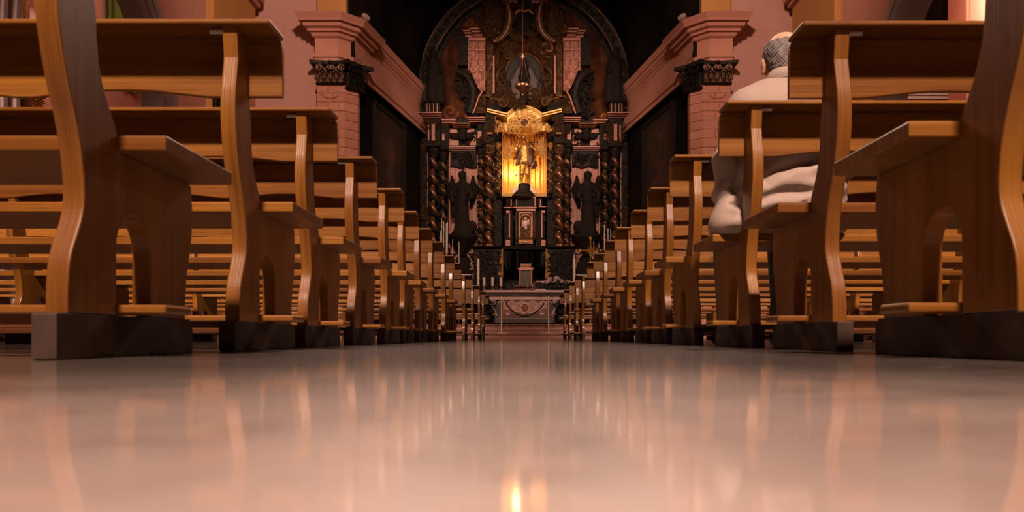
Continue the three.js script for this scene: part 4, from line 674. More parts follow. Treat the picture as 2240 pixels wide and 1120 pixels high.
{ // microphones
  const m = thing('microphone', 'thin upright gooseneck microphone standing on the altar', 'microphone', [0.105, 1.384, -22.95]);
  part('base', [latheG([[0.0001, 0], [0.05, 0], [0.05, 0.012], [0.01, 0.02], [0.0001, 0.02]], 14)], M.ironBlack, m); part('stem', [tubeG([[0, 0.015, 0], [-0.004, 0.15, 0], [-0.014, 0.3, 0]], 0.007, 10, 6)], M.greyStone, m); part('capsule', [blob(-0.014, 0.31, 0, 0.011, 0.022, 0.011)], M.ironBlack, m);
  const n = thing('reading_lamp', 'bent pale reading lamp leaning over the altar beside the flowers', 'lamp', [0.235, 1.384, -22.9]);
  part('base', [latheG([[0.0001, 0], [0.05, 0], [0.05, 0.015], [0.015, 0.03], [0.0001, 0.03]], 14)], M.greyStone, n); part('arm', [tubeG([[0, 0.02, 0], [0.01, 0.1, 0], [0.06, 0.18, 0], [0.12, 0.235, 0]], 0.012, 16, 6)], M.greyStone, n); part('head', [tubeG([[0.12, 0.235, 0], [0.2, 0.245, 0], [0.29, 0.235, 0], [0.36, 0.215, 0]], 0.02, 12, 8)], M.marble, n);
  const b = thing('altar_cloth', 'small folded white cloth lying on the altar near the lamp', 'cloth', [0.47, 1.384, -22.98]);
  part('fold', [rboxG(-0.16, 0, -0.1, 0.16, 0.018, 0.1, 0.006), rboxG(-0.12, 0.018, -0.08, 0.15, 0.034, 0.09, 0.006)], M.wax, b);
}
{ // high-backed chair behind the altar
  const c = thing('ceremonial_chair', 'high-backed chair with pale frame and carved crest behind the altar', 'chair', [0.06, FLOOR, -25.9]);
  const z = 25.9, k = z / F, X = (px) => (px - 1150) * k, Y = (py) => EYE + (CY - py) * k - FLOOR;
  for (const s of [-1, 1]) { part('back_post', [boxG(s * 0.19 - 0.018, 0.4, -0.03, s * 0.19 + 0.018, Y(588), 0.03)], M.rose, c); part('leg', [boxG(s * 0.2 - 0.025, 0, 0.35, s * 0.2 + 0.025, 0.46, 0.4)], M.blackWood, c); part('leg', [boxG(s * 0.2 - 0.025, 0, -0.03, s * 0.2 + 0.025, 0.46, 0.03)], M.blackWood, c); part('armrest', [rboxG(s * 0.24 - 0.03, 0.68, 0, s * 0.24 + 0.03, 0.72, 0.42, 0.012)], M.blackWood, c); }
  part('back_panel', [boxG(-0.17, 0.46, -0.02, 0.17, Y(590), 0.01)], M.marbleDark, c);
  part('top_rail', [...[[586, 588.5, 0.26], [588.5, 591, 0.22]].map(([a, b, w]) => boxG(-w, Y(b), -0.04, w, Y(a), 0.05))], M.rose, c);
  part('crest', [boxG(-0.17, Y(585.5), -0.02, 0.17, Y(577.5), 0.02)], M.bronze, c); part('crest_studs', [-0.13, -0.06, 0, 0.06, 0.13].map((x) => blob(x, Y(581), 0.025, 0.028, 0.04, 0.02)).concat([boxG(-0.18, Y(578.5), -0.02, 0.18, Y(577), 0.03), boxG(-0.18, Y(586), -0.02, 0.18, Y(584.8), 0.03)]), M.rose, c);
  part('seat', [rboxG(-0.26, 0.44, -0.03, 0.26, 0.52, 0.45, 0.02)], new THREE.MeshStandardMaterial({ color: new THREE.Color(0.12, 0.03, 0.02), roughness: 0.8 }), c);
}
{ // lectern desk front behind the altar: dark red-brown
  const d = thing('wooden_stool', 'low reddish wooden stool between the altar and the chair', 'stool', [0.02, FLOOR, -25.2]);
  const m = M.woodDark; part('seat', [rboxG(-0.34, 1.2, -0.25, 0.34, 1.27, 0.25, 0.02)], m, d); for (const sx of [-1, 1]) for (const sz of [-1, 1]) part('leg', [boxG(sx * 0.3 - 0.03, 0, sz * 0.2 - 0.03, sx * 0.3 + 0.03, 1.2, sz * 0.2 + 0.03)], m, d); part('apron', [boxG(-0.3, 0.7, 0.17, 0.3, 1.2, 0.2)], m, d);
}
function tallCandle(px, top, z, r, label, flame) {
  const k = z / F, t = thing('tall_candle', label, 'candle', [(px - 1146) * k, FLOOR, -z]); const yt = EYE + (CY - top) * k - FLOOR, yb = Math.max(0.9, yt - 1.0);
  part('stand', [latheG([[0.0001, 0], [0.16, 0], [0.16, 0.02], [0.04, 0.06], [0.02, 0.12], [0.02, yb - 0.1], [0.05, yb - 0.03], [0.055, yb], [0.0001, yb]], 16)], M.bronze, t);
  part('candle', [latheG([[0.0001, yb], [r, yb], [r, yt], [r * 0.8, yt + 0.01], [0.0001, yt + 0.01]], 16)], M.wax, t);
  if (flame) part('tip', [latheG([[0.0001, yt], [r * 0.6, yt], [0.0001, yt + 0.2]], 12)], M.wax, t);
}
tallCandle(1046, 567, 24, 0.04, 'thick tall white candle standing left of the altar', false);
tallCandle(1256, 567, 24, 0.04, 'thick tall white candle with a pointed tip standing right of the altar', true);
[[966, 478], [970.5, 484], [976, 488], [979, 486], [963, 505], [977, 514], [990, 524], [1004, 529]].forEach(([px, top], i) => {
  const z = 25.2 - 0.25 * (i % 3), k = z / F, t = thing('taper_candle', `thin white taper candle in the cluster left of the altar, ${ORD[i] === 'nearest' ? 'first' : ORD[i]} of eight`, 'candle', [(px - 1146) * k, FLOOR, -z], 'thin tapers left of the altar');
  const yt = EYE + (CY - top) * k - FLOOR; part('holder', [latheG([[0.0001, 0], [0.05, 0], [0.05, 0.02], [0.018, 0.05], [0.014, yt - 1.0], [0.035, yt - 0.96], [0.0001, yt - 0.95]], 12)], M.bronze, t); part('candle', [latheG([[0.0001, yt - 0.96], [0.014, yt - 0.96], [0.012, yt], [0.0001, yt + 0.01]], 10)], M.wax, t);
});
[[1330, 500], [1336, 502], [1322, 492], [1299, 528]].forEach(([px, top], i) => {
  const z = 25.2, k = z / F, t = thing('taper_candle', `thin white taper candle right of the altar, ${['first', 'second', 'third', 'fourth'][[2, 3, 1, 0][i]]} from the left`, 'candle', [(px - 1146) * k, FLOOR, -z], 'thin tapers right of the altar');
  const yt = EYE + (CY - top) * k - FLOOR; part('holder', [latheG([[0.0001, 0], [0.05, 0], [0.05, 0.02], [0.018, 0.05], [0.014, yt - 0.8], [0.035, yt - 0.76], [0.0001, yt - 0.75]], 12)], M.bronze, t); part('candle', [latheG([[0.0001, yt - 0.76], [0.014, yt - 0.76], [0.012, yt], [0.0001, yt + 0.01]], 10)], M.wax, t);
});
{ // processional cross
  const z = 23.6, k = z / F, c = thing('processional_cross', 'gilded processional cross with rays on a pole right of the altar', 'cross', [(1291.5 - 1146) * k, FLOOR, -z]); const Y = (py) => EYE + (CY - py) * k - FLOOR;
  part('pole', [latheG([[0.0001, 0], [0.18, 0], [0.18, 0.03], [0.03, 0.08], [0.017, 0.14], [0.015, Y(560)], [0.04, Y(558)], [0.02, Y(553)], [0.0001, Y(552)]], 14)], M.gilt, c);
  const yc = Y(548); part('cross_bar', [rboxG(-0.022, Y(556), -0.014, 0.022, Y(522), 0.014, 0.008), rboxG(-0.29, yc - 0.022, -0.014, 0.29, yc + 0.022, 0.014, 0.008), blob(0, Y(521), 0, 0.045, 0.05, 0.02), blob(-0.31, yc, 0, 0.05, 0.045, 0.02), blob(0.31, yc, 0, 0.05, 0.045, 0.02)], M.gilt, c);
  const ry = []; for (let i = 0; i < 16; i++) { const a = i / 16 * 6.283 + 0.2, r = 0.1 + 0.05 * (i % 2); ry.push(tubeG([[0.03 * Math.cos(a), yc + 0.03 * Math.sin(a), 0], [0.07 * Math.cos(a), yc + 0.07 * Math.sin(a), 0.004], [r * Math.cos(a), yc + r * Math.sin(a), 0]], 0.009, 3, 5)); } part('rays', ry, M.gilt, c);
}
// stanchions and velvet rope
function stanchion(x, z, y, label) { const t = thing('stanchion', label, 'stanchion', [x, y, z], 'brass stanchions before the altar steps'); part('base', [latheG([[0.0001, 0], [0.15, 0], [0.15, 0.012], [0.12, 0.022], [0.03, 0.03], [0.026, 0.05], [0.0001, 0.05]], 24)], M.brass, t); part('pole', [latheG([[0.0001, 0.03], [0.017, 0.03], [0.017, 0.9], [0.024, 0.905], [0.024, 0.93], [0.0001, 0.93]], 14)], M.brass, t); part('finial', [blob(0, 0.955, 0, 0.03, 0.03, 0.03, 14, 10)], M.brass, t); }
const SZ = -21.2, SX = [-1.85, -0.595, 0.655, 1.9];
stanchion(SX[1], SZ, 0.13, 'left of the two brass rope posts on the altar step'); stanchion(SX[2], SZ, 0.13, 'right of the two brass rope posts on the altar step');
stanchion(SX[0], SZ, 0.13, 'outer left brass rope post half hidden behind the pews'); stanchion(SX[3], SZ, 0.13, 'outer right brass rope post half hidden behind the pews');
for (const [a, b, lb] of [[1, 2, 'black rope sagging between the two brass posts before the altar'], [0, 1, 'black rope running left from the left brass post'], [2, 3, 'black rope running right from the right brass post']]) {
  const t = thing('barrier_rope', lb, 'rope', [0, 0, SZ]); const x0 = SX[a] + 0.03, x1 = SX[b] - 0.03, y = 0.99, pts = []; for (let i = 0; i <= 20; i++) { const q = i / 20; pts.push(V3(x0 + (x1 - x0) * (0.06 + 0.88 * q), y - 0.04 - 0.36 * (1 - Math.pow(2 * q - 1, 2)), 0)); }
  part('rope', [tubeG(pts, 0.018, 40, 8)], M.velvet, t); part('hook', [tubeG([[x0, y, 0], [x0 + 0.03, y - 0.02, 0], pts[1].toArray()], 0.013, 8, 6), tubeG([[x1, y, 0], [x1 - 0.03, y - 0.02, 0], pts[19].toArray()], 0.013, 8, 6)], M.brass, t);
}
for (const s of [-1, 1]) { // dark potted plants at the ends of the altar
  const t = thing('potted_plant', `dark leafy plant in a black pot at the ${s < 0 ? 'left' : 'right'} end of the altar`, 'plant', [s * 1.02 + 0.02, FLOOR, -22.6]); const R = rng(60 + s), g = [];
  part('pot', [latheG([[0.0001, 0], [0.13, 0], [0.18, 0.24], [0.2, 0.26], [0.0001, 0.24]], 18)], M.ironBlack, t);
  for (let i = 0; i < 160; i++) { const a = R() * 6.28, e = R(), l = new THREE.SphereGeometry(0.08, 5, 3); l.scale(0.35, 0.1, 1); l.rotateX(-0.9 + R() * 1.4); l.translate(0, 0, 0.06); l.rotateY(R() * 6.28); l.translate(0.17 * e * Math.cos(a), 0.3 + 0.34 * R(), 0.17 * e * Math.sin(a)); g.push(l); }
  const fo = part('foliage', g, new THREE.MeshStandardMaterial({ color: new THREE.Color(0.016, 0.022, 0.013), roughness: 0.6 }), t); fo.userData.kind = 'stuff';
}

// ------------------------------------------------------------------ the seated man
{
  const P = thing('person', 'grey-haired balding man in a tan jacket seated in a pew, seen from behind', 'person', [1.11, 0, -3.42]);
  const skin = new THREE.MeshPhysicalMaterial({ color: new THREE.Color(0.52, 0.27, 0.17), roughness: 0.5 });
  const hand = (s) => { const w = [s * 0.13, 0.62, -0.40], k = [s * 0.07, 0.605, -0.475]; const out = [[w, 0.026, k, 0.032, 0.01]];
    for (let i = 0; i < 4; i++) { const bx0 = k[0] - s * 0.022 + s * 0.017 * i, L = [0.040, 0.046, 0.043, 0.034][i]; const a = [bx0, k[1], k[2] - 0.012], b = [bx0 - s * 0.006, k[1] + 0.004, k[2] - 0.012 - L], c = [bx0 - s * 0.01, k[1] - 0.022, k[2] - 0.02 - L * 1.5]; out.push([a, 0.0095, b, 0.0088, 0.004], [b, 0.0088, c, 0.0075, 0.004]); }
    const t0 = [k[0] - s * 0.024, k[1] + 0.006, k[2] + 0.03], t1 = [k[0] - s * 0.05, k[1] + 0.004, k[2] - 0.004], t2 = [k[0] - s * 0.055, k[1] - 0.004, k[2] - 0.036]; out.push([t0, 0.012, t1, 0.01, 0.006], [t1, 0.01, t2, 0.0085, 0.004]); return out; };
  const limbs = (s) => [[[s * 0.17, 0.99, 0.05], 0.05, [s * 0.225, 0.74, 0.02], 0.04], [[s * 0.225, 0.74, 0.02], 0.038, [s * 0.13, 0.62, -0.40], 0.026], [[s * 0.09, 0.565, 0.02], 0.075, [s * 0.13, 0.55, -0.42], 0.055], [[s * 0.13, 0.53, -0.42], 0.05, [s * 0.13, 0.10, -0.38], 0.035], [[s * 0.13, 0.06, -0.36], 0.036, [s * 0.14, 0.045, -0.52], 0.03]];
  const bodyG = sdfG([[[0, 0.60, 0.04], 0.09, [0, 0.9, 0.05], 0.09], [[-0.13, 1.0, 0.05], 0.06, [0.13, 1.0, 0.05], 0.06], [[0, 0.95, 0.05], 0.08, [0, 1.16, 0.0], 0.05], ...limbs(-1), ...limbs(1)], 0.05, [-0.36, 0.0, -0.62], [0.36, 1.2, 0.24], 84);
  const handG = (s) => sdfG(hand(s), 0.01, [s * 0.09 - 0.11, 0.52, -0.62], [s * 0.09 + 0.11, 0.70, -0.36], 56);
  const headG = sdfG([['e', [0, 1.248, 0.0], [0.077, 0.092, 0.098]], ['e', [0, 1.2, -0.045], [0.062, 0.085, 0.06]], [[0, 1.05, 0.04], 0.062, [0, 1.18, 0.01], 0.056], ['e', [0, 1.145, -0.07], [0.035, 0.025, 0.03]], [[0, 1.225, -0.1], 0.012, [0, 1.195, -0.122], 0.016, 0.02],
    ['e', [-0.08, 1.205, -0.005], [0.014, 0.035, 0.022], 0.008], ['e', [0.08, 1.205, -0.005], [0.014, 0.035, 0.022], 0.008], ['e', [-0.083, 1.178, -0.008], [0.01, 0.014, 0.012], 0.006], ['e', [0.083, 1.178, -0.008], [0.01, 0.014, 0.012], 0.006], [[-0.025, 1.165, -0.103], 0.008, [0.025, 1.165, -0.103], 0.008, 0.01], ['e', [-0.03, 1.235, -0.092], [0.02, 0.012, 0.012], 0.01], ['e', [0.03, 1.235, -0.092], [0.02, 0.012, 0.012], 0.01]], 0.03, [-0.13, 1.02, -0.16], [0.13, 1.37, 0.14], 84);
  part('body', [bodyG, headG, handG(-1), handG(1)], skin, P);
  part('eyes', [blob(-0.03, 1.226, -0.098, 0.011, 0.008, 0.008, 10, 8), blob(0.03, 1.226, -0.098, 0.011, 0.008, 0.008, 10, 8)], M.wax, P);
  const hairTex = dataTex(256, (u, v) => { const f = fbm(N2, u, v, 20, 60, 3), g = fbm(N1, u, v, 7, 7, 4); return mix([0.27, 0.235, 0.225], [0.55, 0.51, 0.50], clamp(f * 0.9 + g * 1.1 - 0.5)); }, true, 5, 5);
  const hair = sdfG([['e', [0, 1.245, 0.004], [0.086, 0.1, 0.106]], ['e', [0, 1.19, 0.045], [0.06, 0.06, 0.05]]], 0.04, [-0.12, 1.08, -0.12], [0.12, 1.38, 0.15], 72, (d, x, y, z) => {
    const n = 0.0022 * Math.sin(x * 420 + y * 130) * Math.sin(y * 260 + z * 310);
    const edge = 0.003 * Math.sin(x * 160 + z * 90);
    return Math.max(d + n, y - (1.292 + 0.12 * Math.max(0, 0.06 - z)) + edge, -(y - 1.152 - 0.25 * Math.max(0, 0.05 - z)) , -(z + 0.045 - 0.2 * Math.max(0, y - 1.25)), (Math.abs(x) > 0.066 && z < 0.018 && y < 1.238) ? 0.01 : -1); });
  part('hair', hair, new THREE.MeshStandardMaterial({ map: hairTex, roughness: 0.85 }), P);
  const clothBump = dataTex(256, (u, v) => { const f = 0.5 + 0.5 * Math.sin(u * 6.283 * 90) * Math.sin(v * 6.283 * 90); return [f, f, f]; }, false, 4, 4);
  const tan = new THREE.MeshStandardMaterial({ color: new THREE.Color(0.29, 0.213, 0.172), roughness: 0.85, bumpMap: clothBump, bumpScale: 0.0006 });
  const arm = (s) => [[[s * 0.165, 1.0, 0.05], 0.078, [s * 0.245, 0.78, 0.04], 0.064, 0.035], [[s * 0.245, 0.77, 0.04], 0.06, [s * 0.155, 0.635, -0.33], 0.046, 0.03]];
  const fold = (x, y, z) => 0.006 * Math.sin(y * 75 - x * 38 + 2.2 * Math.sin(x * 13)) * Math.exp(-Math.pow((y - 0.63) / 0.14, 2)) + 0.014 * Math.sin(y * 34 + Math.abs(x) * 26 + Math.sin(x * 9) * 1.6) * Math.exp(-Math.pow((y - 0.64) / 0.13, 2)) + 0.008 * Math.sin(x * 30 + y * 14) * Math.exp(-Math.pow((y - 0.56) / 0.1, 2)) + 0.003 * Math.sin(y * 16 + x * 22);
  const CR = [[-0.13, 0.68, 0.05, 0.762, 0.022, 0.02], [-0.14, 0.605, 0.12, 0.645, 0.02, 0.022], [-0.15, 0.535, 0.0, 0.572, 0.016, 0.016], [0.02, 0.575, 0.16, 0.60, 0.016, 0.016], [-0.05, 0.72, 0.14, 0.80, 0.03, 0.012], [-0.215, 0.80, -0.245, 0.60, 0.018, 0.03], [-0.27, 0.66, -0.19, 0.60, 0.012, 0.006], [-0.16, 0.70, -0.19, 0.54, 0.014, 0.02]];
  const crease = (x, y, z) => { let s = 0; for (const [ax0, ay0, bx0, by0, w, dp] of CR) { const dx = bx0 - ax0, dy = by0 - ay0; let t = ((x - ax0) * dx + (y - ay0) * dy) / (dx * dx + dy * dy); t = clamp(t); const px = x - ax0 - dx * t, py = y - ay0 - dy * t - 0.012 * Math.sin(t * 5); s += dp * Math.exp(-(px * px + py * py) / (w * w)) - 0.5 * dp * Math.exp(-(px * px + Math.pow(py + w * 1.6, 2)) / (w * w * 1.5)); } return z > -0.1 ? s : s * 0.3; };
  const jacket = sdfG([[[-0.085, 0.97, 0.045], 0.125, [-0.095, 0.62, 0.03], 0.15], [[0.085, 0.97, 0.045], 0.125, [0.095, 0.62, 0.03], 0.15], [[0, 0.98, 0.05], 0.13, [0, 0.6, 0.045], 0.155], [[-0.165, 1.005, 0.05], 0.078, [0.165, 1.005, 0.05], 0.078], [[-0.09, 1.05, 0.04], 0.065, [0.09, 1.05, 0.04], 0.065], ['e', [-0.01, 0.53, 0.02], [0.235, 0.07, 0.19]], ['e', [-0.225, 0.505, 0.05], [0.10, 0.05, 0.15]], [[-0.24, 0.76, 0.05], 0.058, [-0.238, 0.53, 0.06], 0.078], ['e', [0.16, 0.51, 0.04], [0.08, 0.05, 0.15]], ...arm(-1), ...arm(1)], 0.06, [-0.38, 0.42, -0.44], [0.38, 1.18, 0.27], 100,
    (d, x, y, z) => Math.max(d + fold(x, y, z) * 0.6 + crease(x, y, z), 0.468 - y, z - 0.212, y - (1.118 + 0.35 * z + 0.03 * (1 - Math.min(1, Math.abs(x) * 12)))));
  part('jacket', jacket, tan, P);
  const col = new ParametricGeometry((u, v, t) => { const a = u * 2 * Math.PI, r = 0.077 + 0.012 * Math.sin(v * Math.PI) - 0.006 * v; t.set(r * 1.02 * Math.cos(a), 1.095 + 0.06 * v + 0.03 * Math.sin(a), 0.028 - 0.012 * v + r * 0.95 * Math.sin(a)); }, 40, 6);
  part('collar', col, new THREE.MeshStandardMaterial({ color: new THREE.Color(0.29, 0.213, 0.172), roughness: 0.85, side: THREE.DoubleSide }), P);
  const trM = new THREE.MeshStandardMaterial({ color: new THREE.Color(0.10, 0.085, 0.075), roughness: 0.9 });
  part('trousers', sdfG([-1, 1].flatMap((s) => [[[s * 0.09, 0.56, 0.03], 0.1, [s * 0.13, 0.55, -0.42], 0.075], [[s * 0.13, 0.545, -0.42], 0.075, [s * 0.13, 0.13, -0.38], 0.062]]), 0.04, [-0.3, 0.06, -0.54], [0.3, 0.7, 0.2], 64, (d, x, y) => Math.max(d, 0.085 - y, (y < 0.47 && 0) || -1)), trM, P);
  part('shoe', sdfG([[[-0.13, 0.04, -0.34], 0.04, [-0.145, 0.035, -0.55], 0.036]], 0.02, [-0.22, -0.005, -0.62], [-0.06, 0.12, -0.26], 36, (d, x, y) => Math.max(d, 0.002 - y)), M.ironBlack, P);
  part('shoe', sdfG([[[0.13, 0.04, -0.34], 0.04, [0.145, 0.035, -0.55], 0.036]], 0.02, [0.06, -0.005, -0.62], [0.22, 0.12, -0.26], 36, (d, x, y) => Math.max(d, 0.002 - y)), M.ironBlack, P);
}

// ------------------------------------------------------------------ side aisles, as far as they show over the pews
{
  const p = struct('trim', uvGrain(rboxG(-9.86, 0, -16.05, -9.72, 8.9, -15.62, 0.015), 1), M.greyStone);
  const c = thing('capital', 'dark gilded capital of the pale pilaster in the left side aisle', 'capital', [-9.72, 4.55, -15.84]); c.rotation.y = Math.PI / 2; capital(c, 0.46, 0.5, 0.12, [M.darkCarved, M.gilt]);
  const sa = thing('side_altarpiece', 'dark gilded side altarpiece on the outer wall of the left aisle', 'altarpiece', [-9.84, 0, -13.6]);
  part('backing', boxG(0, 0.2, -1.9, 0.15, 8.4, 1.9), M.blackWood, sa); for (const z of [-1.6, -0.9, 0.9, 1.6]) part('column', latheG([[0.0001, 2], [0.16, 2], [0.13, 2.2], [0.14, 4.4], [0.12, 6.4], [0.17, 6.7], [0.2, 6.9], [0.0001, 6.9]], 16).translate(0.3, 0, z), M.darkCarved, sa);
  const or = []; const R = rng(31); for (let i = 0; i < 60; i++) { const g = spiral(0, 0, 0, 0.07 + 0.08 * R(), 1.4, R() < 0.5 ? 1 : -1, R() * 6, 0.02); g.rotateY(Math.PI / 2); g.translate(0.2, 1 + 7 * R(), -1.8 + 3.6 * R()); or.push(g); } part('carving', or, M.gilt, sa);
  part('cornice', [boxG(0, 6.9, -1.95, 0.55, 7.1, 1.95), boxG(0, 7.1, -2, 0.65, 7.2, 2), boxG(0, 1.8, -1.95, 0.5, 2.0, 1.95)], M.darkCarved, sa);
  const b = thing('green_banner', 'plain green cloth banner hanging high in the left side aisle', 'banner', [-9.78, 0, -19.5]);
  part('cloth', new ParametricGeometry((u, v, t) => t.set(0.03 * Math.sin(u * 16), 6.15 + 2.6 * v, -0.75 + 1.55 * u), 40, 4), new THREE.MeshStandardMaterial({ map: M.green.map, roughness: 0.9, side: THREE.DoubleSide }), b);
  part('rod', [tubeG([[0.03, 8.76, -0.85], [0.03, 8.77, 0.0], [0.03, 8.76, 0.9]], 0.02, 6, 8), tubeG([[0.04, 6.1, 0.82], [0.04, 7.4, 0.82], [0.04, 8.76, 0.82]], 0.025, 6, 6)], M.ironBlack, b);
  const al = thing('side_altar', 'pale pink stone side altar with a moulded cornice at the end of the left aisle', 'altar', [-9.1, 0, -21.18]);
  part('body', [boxG(-0.62, 0, 0, 0.62, 5.95, 0.2)], M.stone, al); part('cornice', [boxG(-0.66, 5.95, 0, 0.66, 6.03, 0.24), boxG(-0.7, 6.03, 0, 0.7, 6.1, 0.3), boxG(-0.74, 6.1, 0, 0.74, 6.15, 0.36)], M.greyStone, al); part('strip', [boxG(-0.32, 6.15, 0, -0.18, 8.8, 0.08), boxG(0.1, 6.15, 0, 0.24, 8.8, 0.05)], M.cream, al);
  const cr = thing('crucifix', 'small dark crucifix standing on the side altar cornice in the left aisle', 'crucifix', [-9.6, 6.15, -20.95]);
  part('cross', [rboxG(-0.02, 0, -0.02, 0.02, 0.85, 0.02, 0.006), rboxG(-0.16, 0.58, -0.018, 0.16, 0.62, 0.018, 0.006)], M.ironBlack, cr); part('foot', [latheG([[0.0001, 0], [0.1, 0], [0.05, 0.06], [0.03, 0.14], [0.0001, 0.14]], 12)], M.ironBlack, cr); part('figure', sdfG([[[0, 0.3, 0.03], 0.02, [0, 0.56, 0.035], 0.03], [[-0.13, 0.6, 0.03], 0.012, [0, 0.56, 0.035], 0.016], [[0.13, 0.6, 0.03], 0.012, [0, 0.56, 0.035], 0.016], ['e', [0, 0.63, 0.045], [0.024, 0.03, 0.026]]], 0.02, [-0.18, 0.24, -0.03], [0.18, 0.7, 0.1], 36), M.ironBlack, cr);
  const dp = thing('framed_picture', 'dark framed picture hanging on the left nave pier', 'painting', [-7.05 + 0.165, 5.2, -18.2]); part('canvas', boxG(0, -0.7, -0.42, 0.02, 0.7, 0.42), M.dark, dp); part('frame', [boxG(0, -0.78, -0.5, 0.05, 0.78, -0.42), boxG(0, -0.78, 0.42, 0.05, 0.78, 0.5), boxG(0, 0.7, -0.5, 0.05, 0.78, 0.5), boxG(0, -0.78, -0.5, 0.05, -0.7, 0.5)], M.blackWood, dp);
  // right aisle
  struct('trim', uvGrain(rboxG(9.86, 0, -18.36, 9.72, 8.9, -17.58, 0.015), 1), M.stone);
  const dk = thing('dark_painting', 'tall nearly black painting high in the right side aisle', 'painting', [9.84, 7.5, -19.45]); part('canvas', boxG(-0.03, -1.4, -1.05, -0.01, 1.4, 1.05), M.dark, dk); part('frame', [boxG(-0.08, -1.48, -1.12, 0, 1.48, -1.03), boxG(-0.08, -1.48, 1.03, 0, 1.48, 1.12), boxG(-0.08, 1.4, -1.12, 0, 1.48, 1.12), boxG(-0.08, -1.48, -1.12, 0, -1.4, 1.12)], M.blackWood, dk);
  const cf = thing('confessional', 'grey stone confessional with a louvred top in the right side aisle', 'confessional', [9.84, 0, -19.5]); part('body', boxG(-1.1, 0, -1.1, 0, 5.5, 1.1), M.greyStone, cf); for (let i = 0; i < 5; i++) part('louvre', boxG(-1.16 + 0.05 * i, 5.5 + 0.08 * i, -1.16, 0, 5.56 + 0.08 * i, 1.16), M.greyStone, cf);
  struct('trim', uvGrain(rboxG(9.86, 0, -17.56, 9.78, 8.9, -15.4, 0.02), 1), M.cream);
  const wl = thing('wall_lamp', 'small wall lamp lighting the cream wall of the right aisle', 'lamp', [9.2, 7.4, -15.9]);
  part('arm', [tubeG([[0.58, -0.1, 0], [0.3, -0.16, 0], [0, -0.1, 0]], 0.018, 10, 6)], M.brass, wl); part('globe', new THREE.SphereGeometry(0.08, 16, 12), new THREE.MeshStandardMaterial({ color: 0xffffff, emissive: new THREE.Color(1, 0.8, 0.6), emissiveIntensity: 3 }), wl);
  const pl = new THREE.PointLight(new THREE.Color(1, 0.72, 0.55), AISLE_LAMP, 0, 2); pl.shadow.radius = 4; pl.castShadow = true; pl.name = 'wall_lamp_light'; wl.add(pl);
}
{
  const wl = thing('wall_lamp', 'small wall lamp high in the left side aisle, hidden by the nearest pew', 'lamp', [-8.6, 7.8, -15.2]);
  part('arm', [tubeG([[-1.25, -0.1, 0], [-0.6, -0.2, 0], [0, -0.1, 0]], 0.018, 10, 6)], M.brass, wl); part('globe', new THREE.SphereGeometry(0.08, 16, 12), new THREE.MeshStandardMaterial({ color: 0xffffff, emissive: new THREE.Color(1, 0.8, 0.6), emissiveIntensity: 3 }), wl);
  const pl = new THREE.PointLight(new THREE.Color(1, 0.72, 0.55), AISLE_LAMP_LEFT, 0, 2); pl.shadow.radius = 4; pl.castShadow = true; pl.name = 'wall_lamp_light'; wl.add(pl);
}
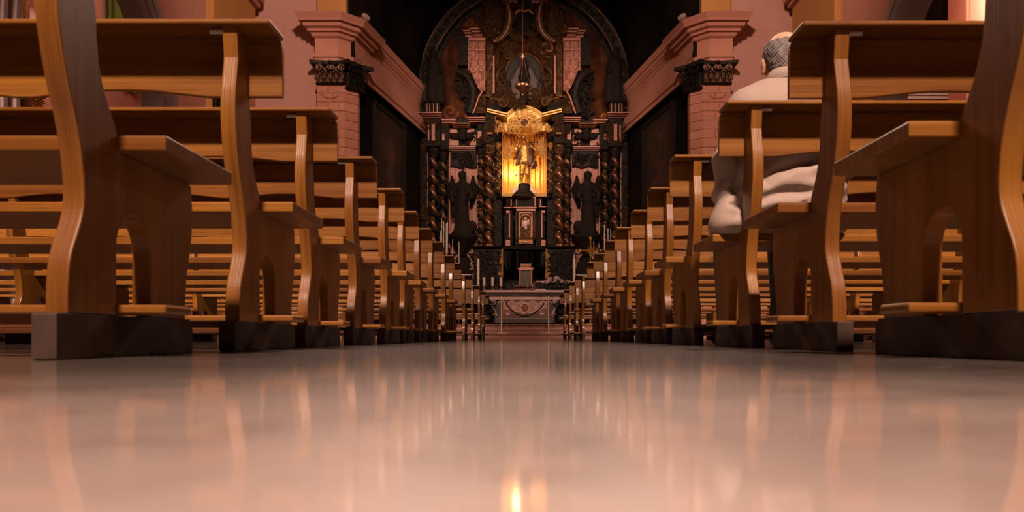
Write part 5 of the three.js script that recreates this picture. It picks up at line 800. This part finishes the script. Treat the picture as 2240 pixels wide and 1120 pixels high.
// ------------------------------------------------------------------ fittings of the nave lights
{
  {
    const p = thing('entrance_lamp', 'shaded lamp hanging over the entrance end of the aisle', 'lamp', [PORCH.x, PORCH.y, PORCH.z]), d = V3(...PORCH.aim).sub(p.position).setLength(0.1);
    part('shade', [latheG([[0.24, -0.1], [0.22, 0.04], [0.12, 0.16], [0.03, 0.2], [0.0001, 0.2]], 24), latheG([[0.232, -0.1], [0.212, 0.03], [0.2, 0.05]], 24)], M.ironBlack, p);
    part('diffuser', new THREE.CylinderGeometry(0.19, 0.19, 0.015, 24), new THREE.MeshStandardMaterial({ color: 0xffffff, emissive: WARM, emissiveIntensity: 3 }), p);
    part('rod', [tubeG([[0, 0.18, 0], [0, 4, 0], [0, TOP - PORCH.y, 0]], 0.012, 4, 6)], M.ironBlack, p);
    const l = new THREE.SpotLight(WARM, PORCH.intensity, 0, PORCH.angle, 0.9, 2); l.position.copy(d); l.target.position.set(...PORCH.aim).sub(p.position); l.castShadow = true; l.shadow.radius = 8; l.name = 'entrance_light'; p.add(l, l.target);
  }
  LANTERN.lamps.forEach((o, i) => {
    const L = thing('nave_lantern', `shaded spotlight on the rear gallery, ${['inner one on the left', 'outer one on the left', 'inner one on the right', 'outer one on the right'][i]}`, 'lamp', [o.x, LANTERN.y, LANTERN.z]);
    const q = LANTERN.radius, body = part('housing', [latheG([[0.0001, 0.5], [0.1, 0.5], [0.3, 0.36], [q + 0.04, 0.1], [q + 0.06, 0.02], [q + 0.02, 0.02], [0.0001, 0.08]], 28).rotateX(Math.PI / 2)], M.ironBlack, L);
    const gl = part('diffuser', new THREE.CylinderGeometry(q, q, 0.02, 28).rotateX(Math.PI / 2).translate(0, 0, -0.04), new THREE.MeshStandardMaterial({ color: 0xffffff, emissive: WARM, emissiveIntensity: 3 }), L);
    for (const m of [body, gl]) m.lookAt(o.x * 2 - o.aim[0], LANTERN.y * 2 - o.aim[1], LANTERN.z * 2 - o.aim[2]);
    part('bracket', [tubeG([[0, -0.5, 0.75], [0, -0.2, 0.6], [0, 0.1, 0.4]], 0.03, 8, 8)], M.ironBlack, L);
  });
  for (const s of [-1, 1]) {
    const px = s * PENDANT.x, p = thing('pendant_lamp', `dark shaded lamp hung in the crown of the chancel arch, ${s < 0 ? 'left' : 'right'} of its centre`, 'lamp', [px, PENDANT.y, PENDANT.z]);
    const hd = [part('diffuser', new THREE.CylinderGeometry(0.28, 0.28, 0.02, 24).rotateX(Math.PI / 2).translate(0, 0, -0.03), new THREE.MeshStandardMaterial({ color: 0xffffff, emissive: WARM, emissiveIntensity: 3 }), p),
      part('shade', [latheG([[0.32, -0.14], [0.3, 0.1], [0.2, 0.24], [0.05, 0.3], [0.0001, 0.3]], 28), latheG([[0.312, -0.14], [0.29, 0.09], [0.28, 0.1]], 28)].map((g) => g.rotateX(Math.PI / 2)), M.ironBlack, p)];
    for (const m of hd) m.lookAt(2 * px - PENDANT.aim[0], 2 * PENDANT.y - PENDANT.aim[1], 2 * PENDANT.z - PENDANT.aim[2]);
    part('rod', [tubeG([[0, 0.24, -0.1], [0, 2, -0.1], [0, TOP - PENDANT.y, -0.1]], 0.015, 4, 6)], M.ironBlack, p);
    const d = V3(...PENDANT.aim).sub(V3(px, PENDANT.y, PENDANT.z)).setLength(0.12);
    const pl = new THREE.SpotLight(WARM, PENDANT.intensity, 0, PENDANT.angle, 0.8, 2); pl.position.copy(d); pl.target.position.set(PENDANT.aim[0] - px, PENDANT.aim[1] - PENDANT.y, PENDANT.aim[2] - PENDANT.z); pl.castShadow = true; pl.shadow.radius = 13; pl.name = 'pendant_light'; p.add(pl, pl.target);
  }
  for (const s of [-1, 1]) {
    const f = thing('floodlight', `floodlight hung from the nave ceiling, aimed at the ${s < 0 ? 'left' : 'right'} side of the chancel`, 'lamp', [s * FLOOD.x, FLOOD.y, FLOOD.z]);
    const hd = [part('housing', [latheG([[0.0001, -0.25], [0.12, -0.24], [0.2, -0.06], [0.23, 0.02], [0.21, 0.02], [0.0001, -0.04]], 18).rotateX(-Math.PI / 2)], M.ironBlack, f),
      part('lens', [new THREE.CylinderGeometry(0.2, 0.2, 0.01, 20).rotateX(Math.PI / 2).translate(0, 0, -0.03)], new THREE.MeshStandardMaterial({ color: 0xffffff, emissive: WARM, emissiveIntensity: 5 }), f)];
    const tg = V3(s * FLOOD.aim[0], FLOOD.aim[1], FLOOD.aim[2]), back = f.position.clone().multiplyScalar(2).sub(tg); for (const m of hd) m.lookAt(back);
    part('rod', [tubeG([[0, 0.1, 0.12], [0, 2, 0.12], [0, TOP - FLOOD.y, 0.12]], 0.02, 4, 6)], M.ironBlack, f);
    const sp = new THREE.SpotLight(new THREE.Color(1, 0.66, 0.5), FLOOD.intensity, 0, FLOOD.angle, 0.6, 2); sp.position.copy(tg).sub(f.position).setLength(0.1); sp.target.position.copy(tg).sub(f.position); sp.castShadow = true; sp.shadow.radius = 24; sp.name = 'floodlight_beam'; f.add(sp, sp.target);
  }
}
renderer.render(scene, camera);
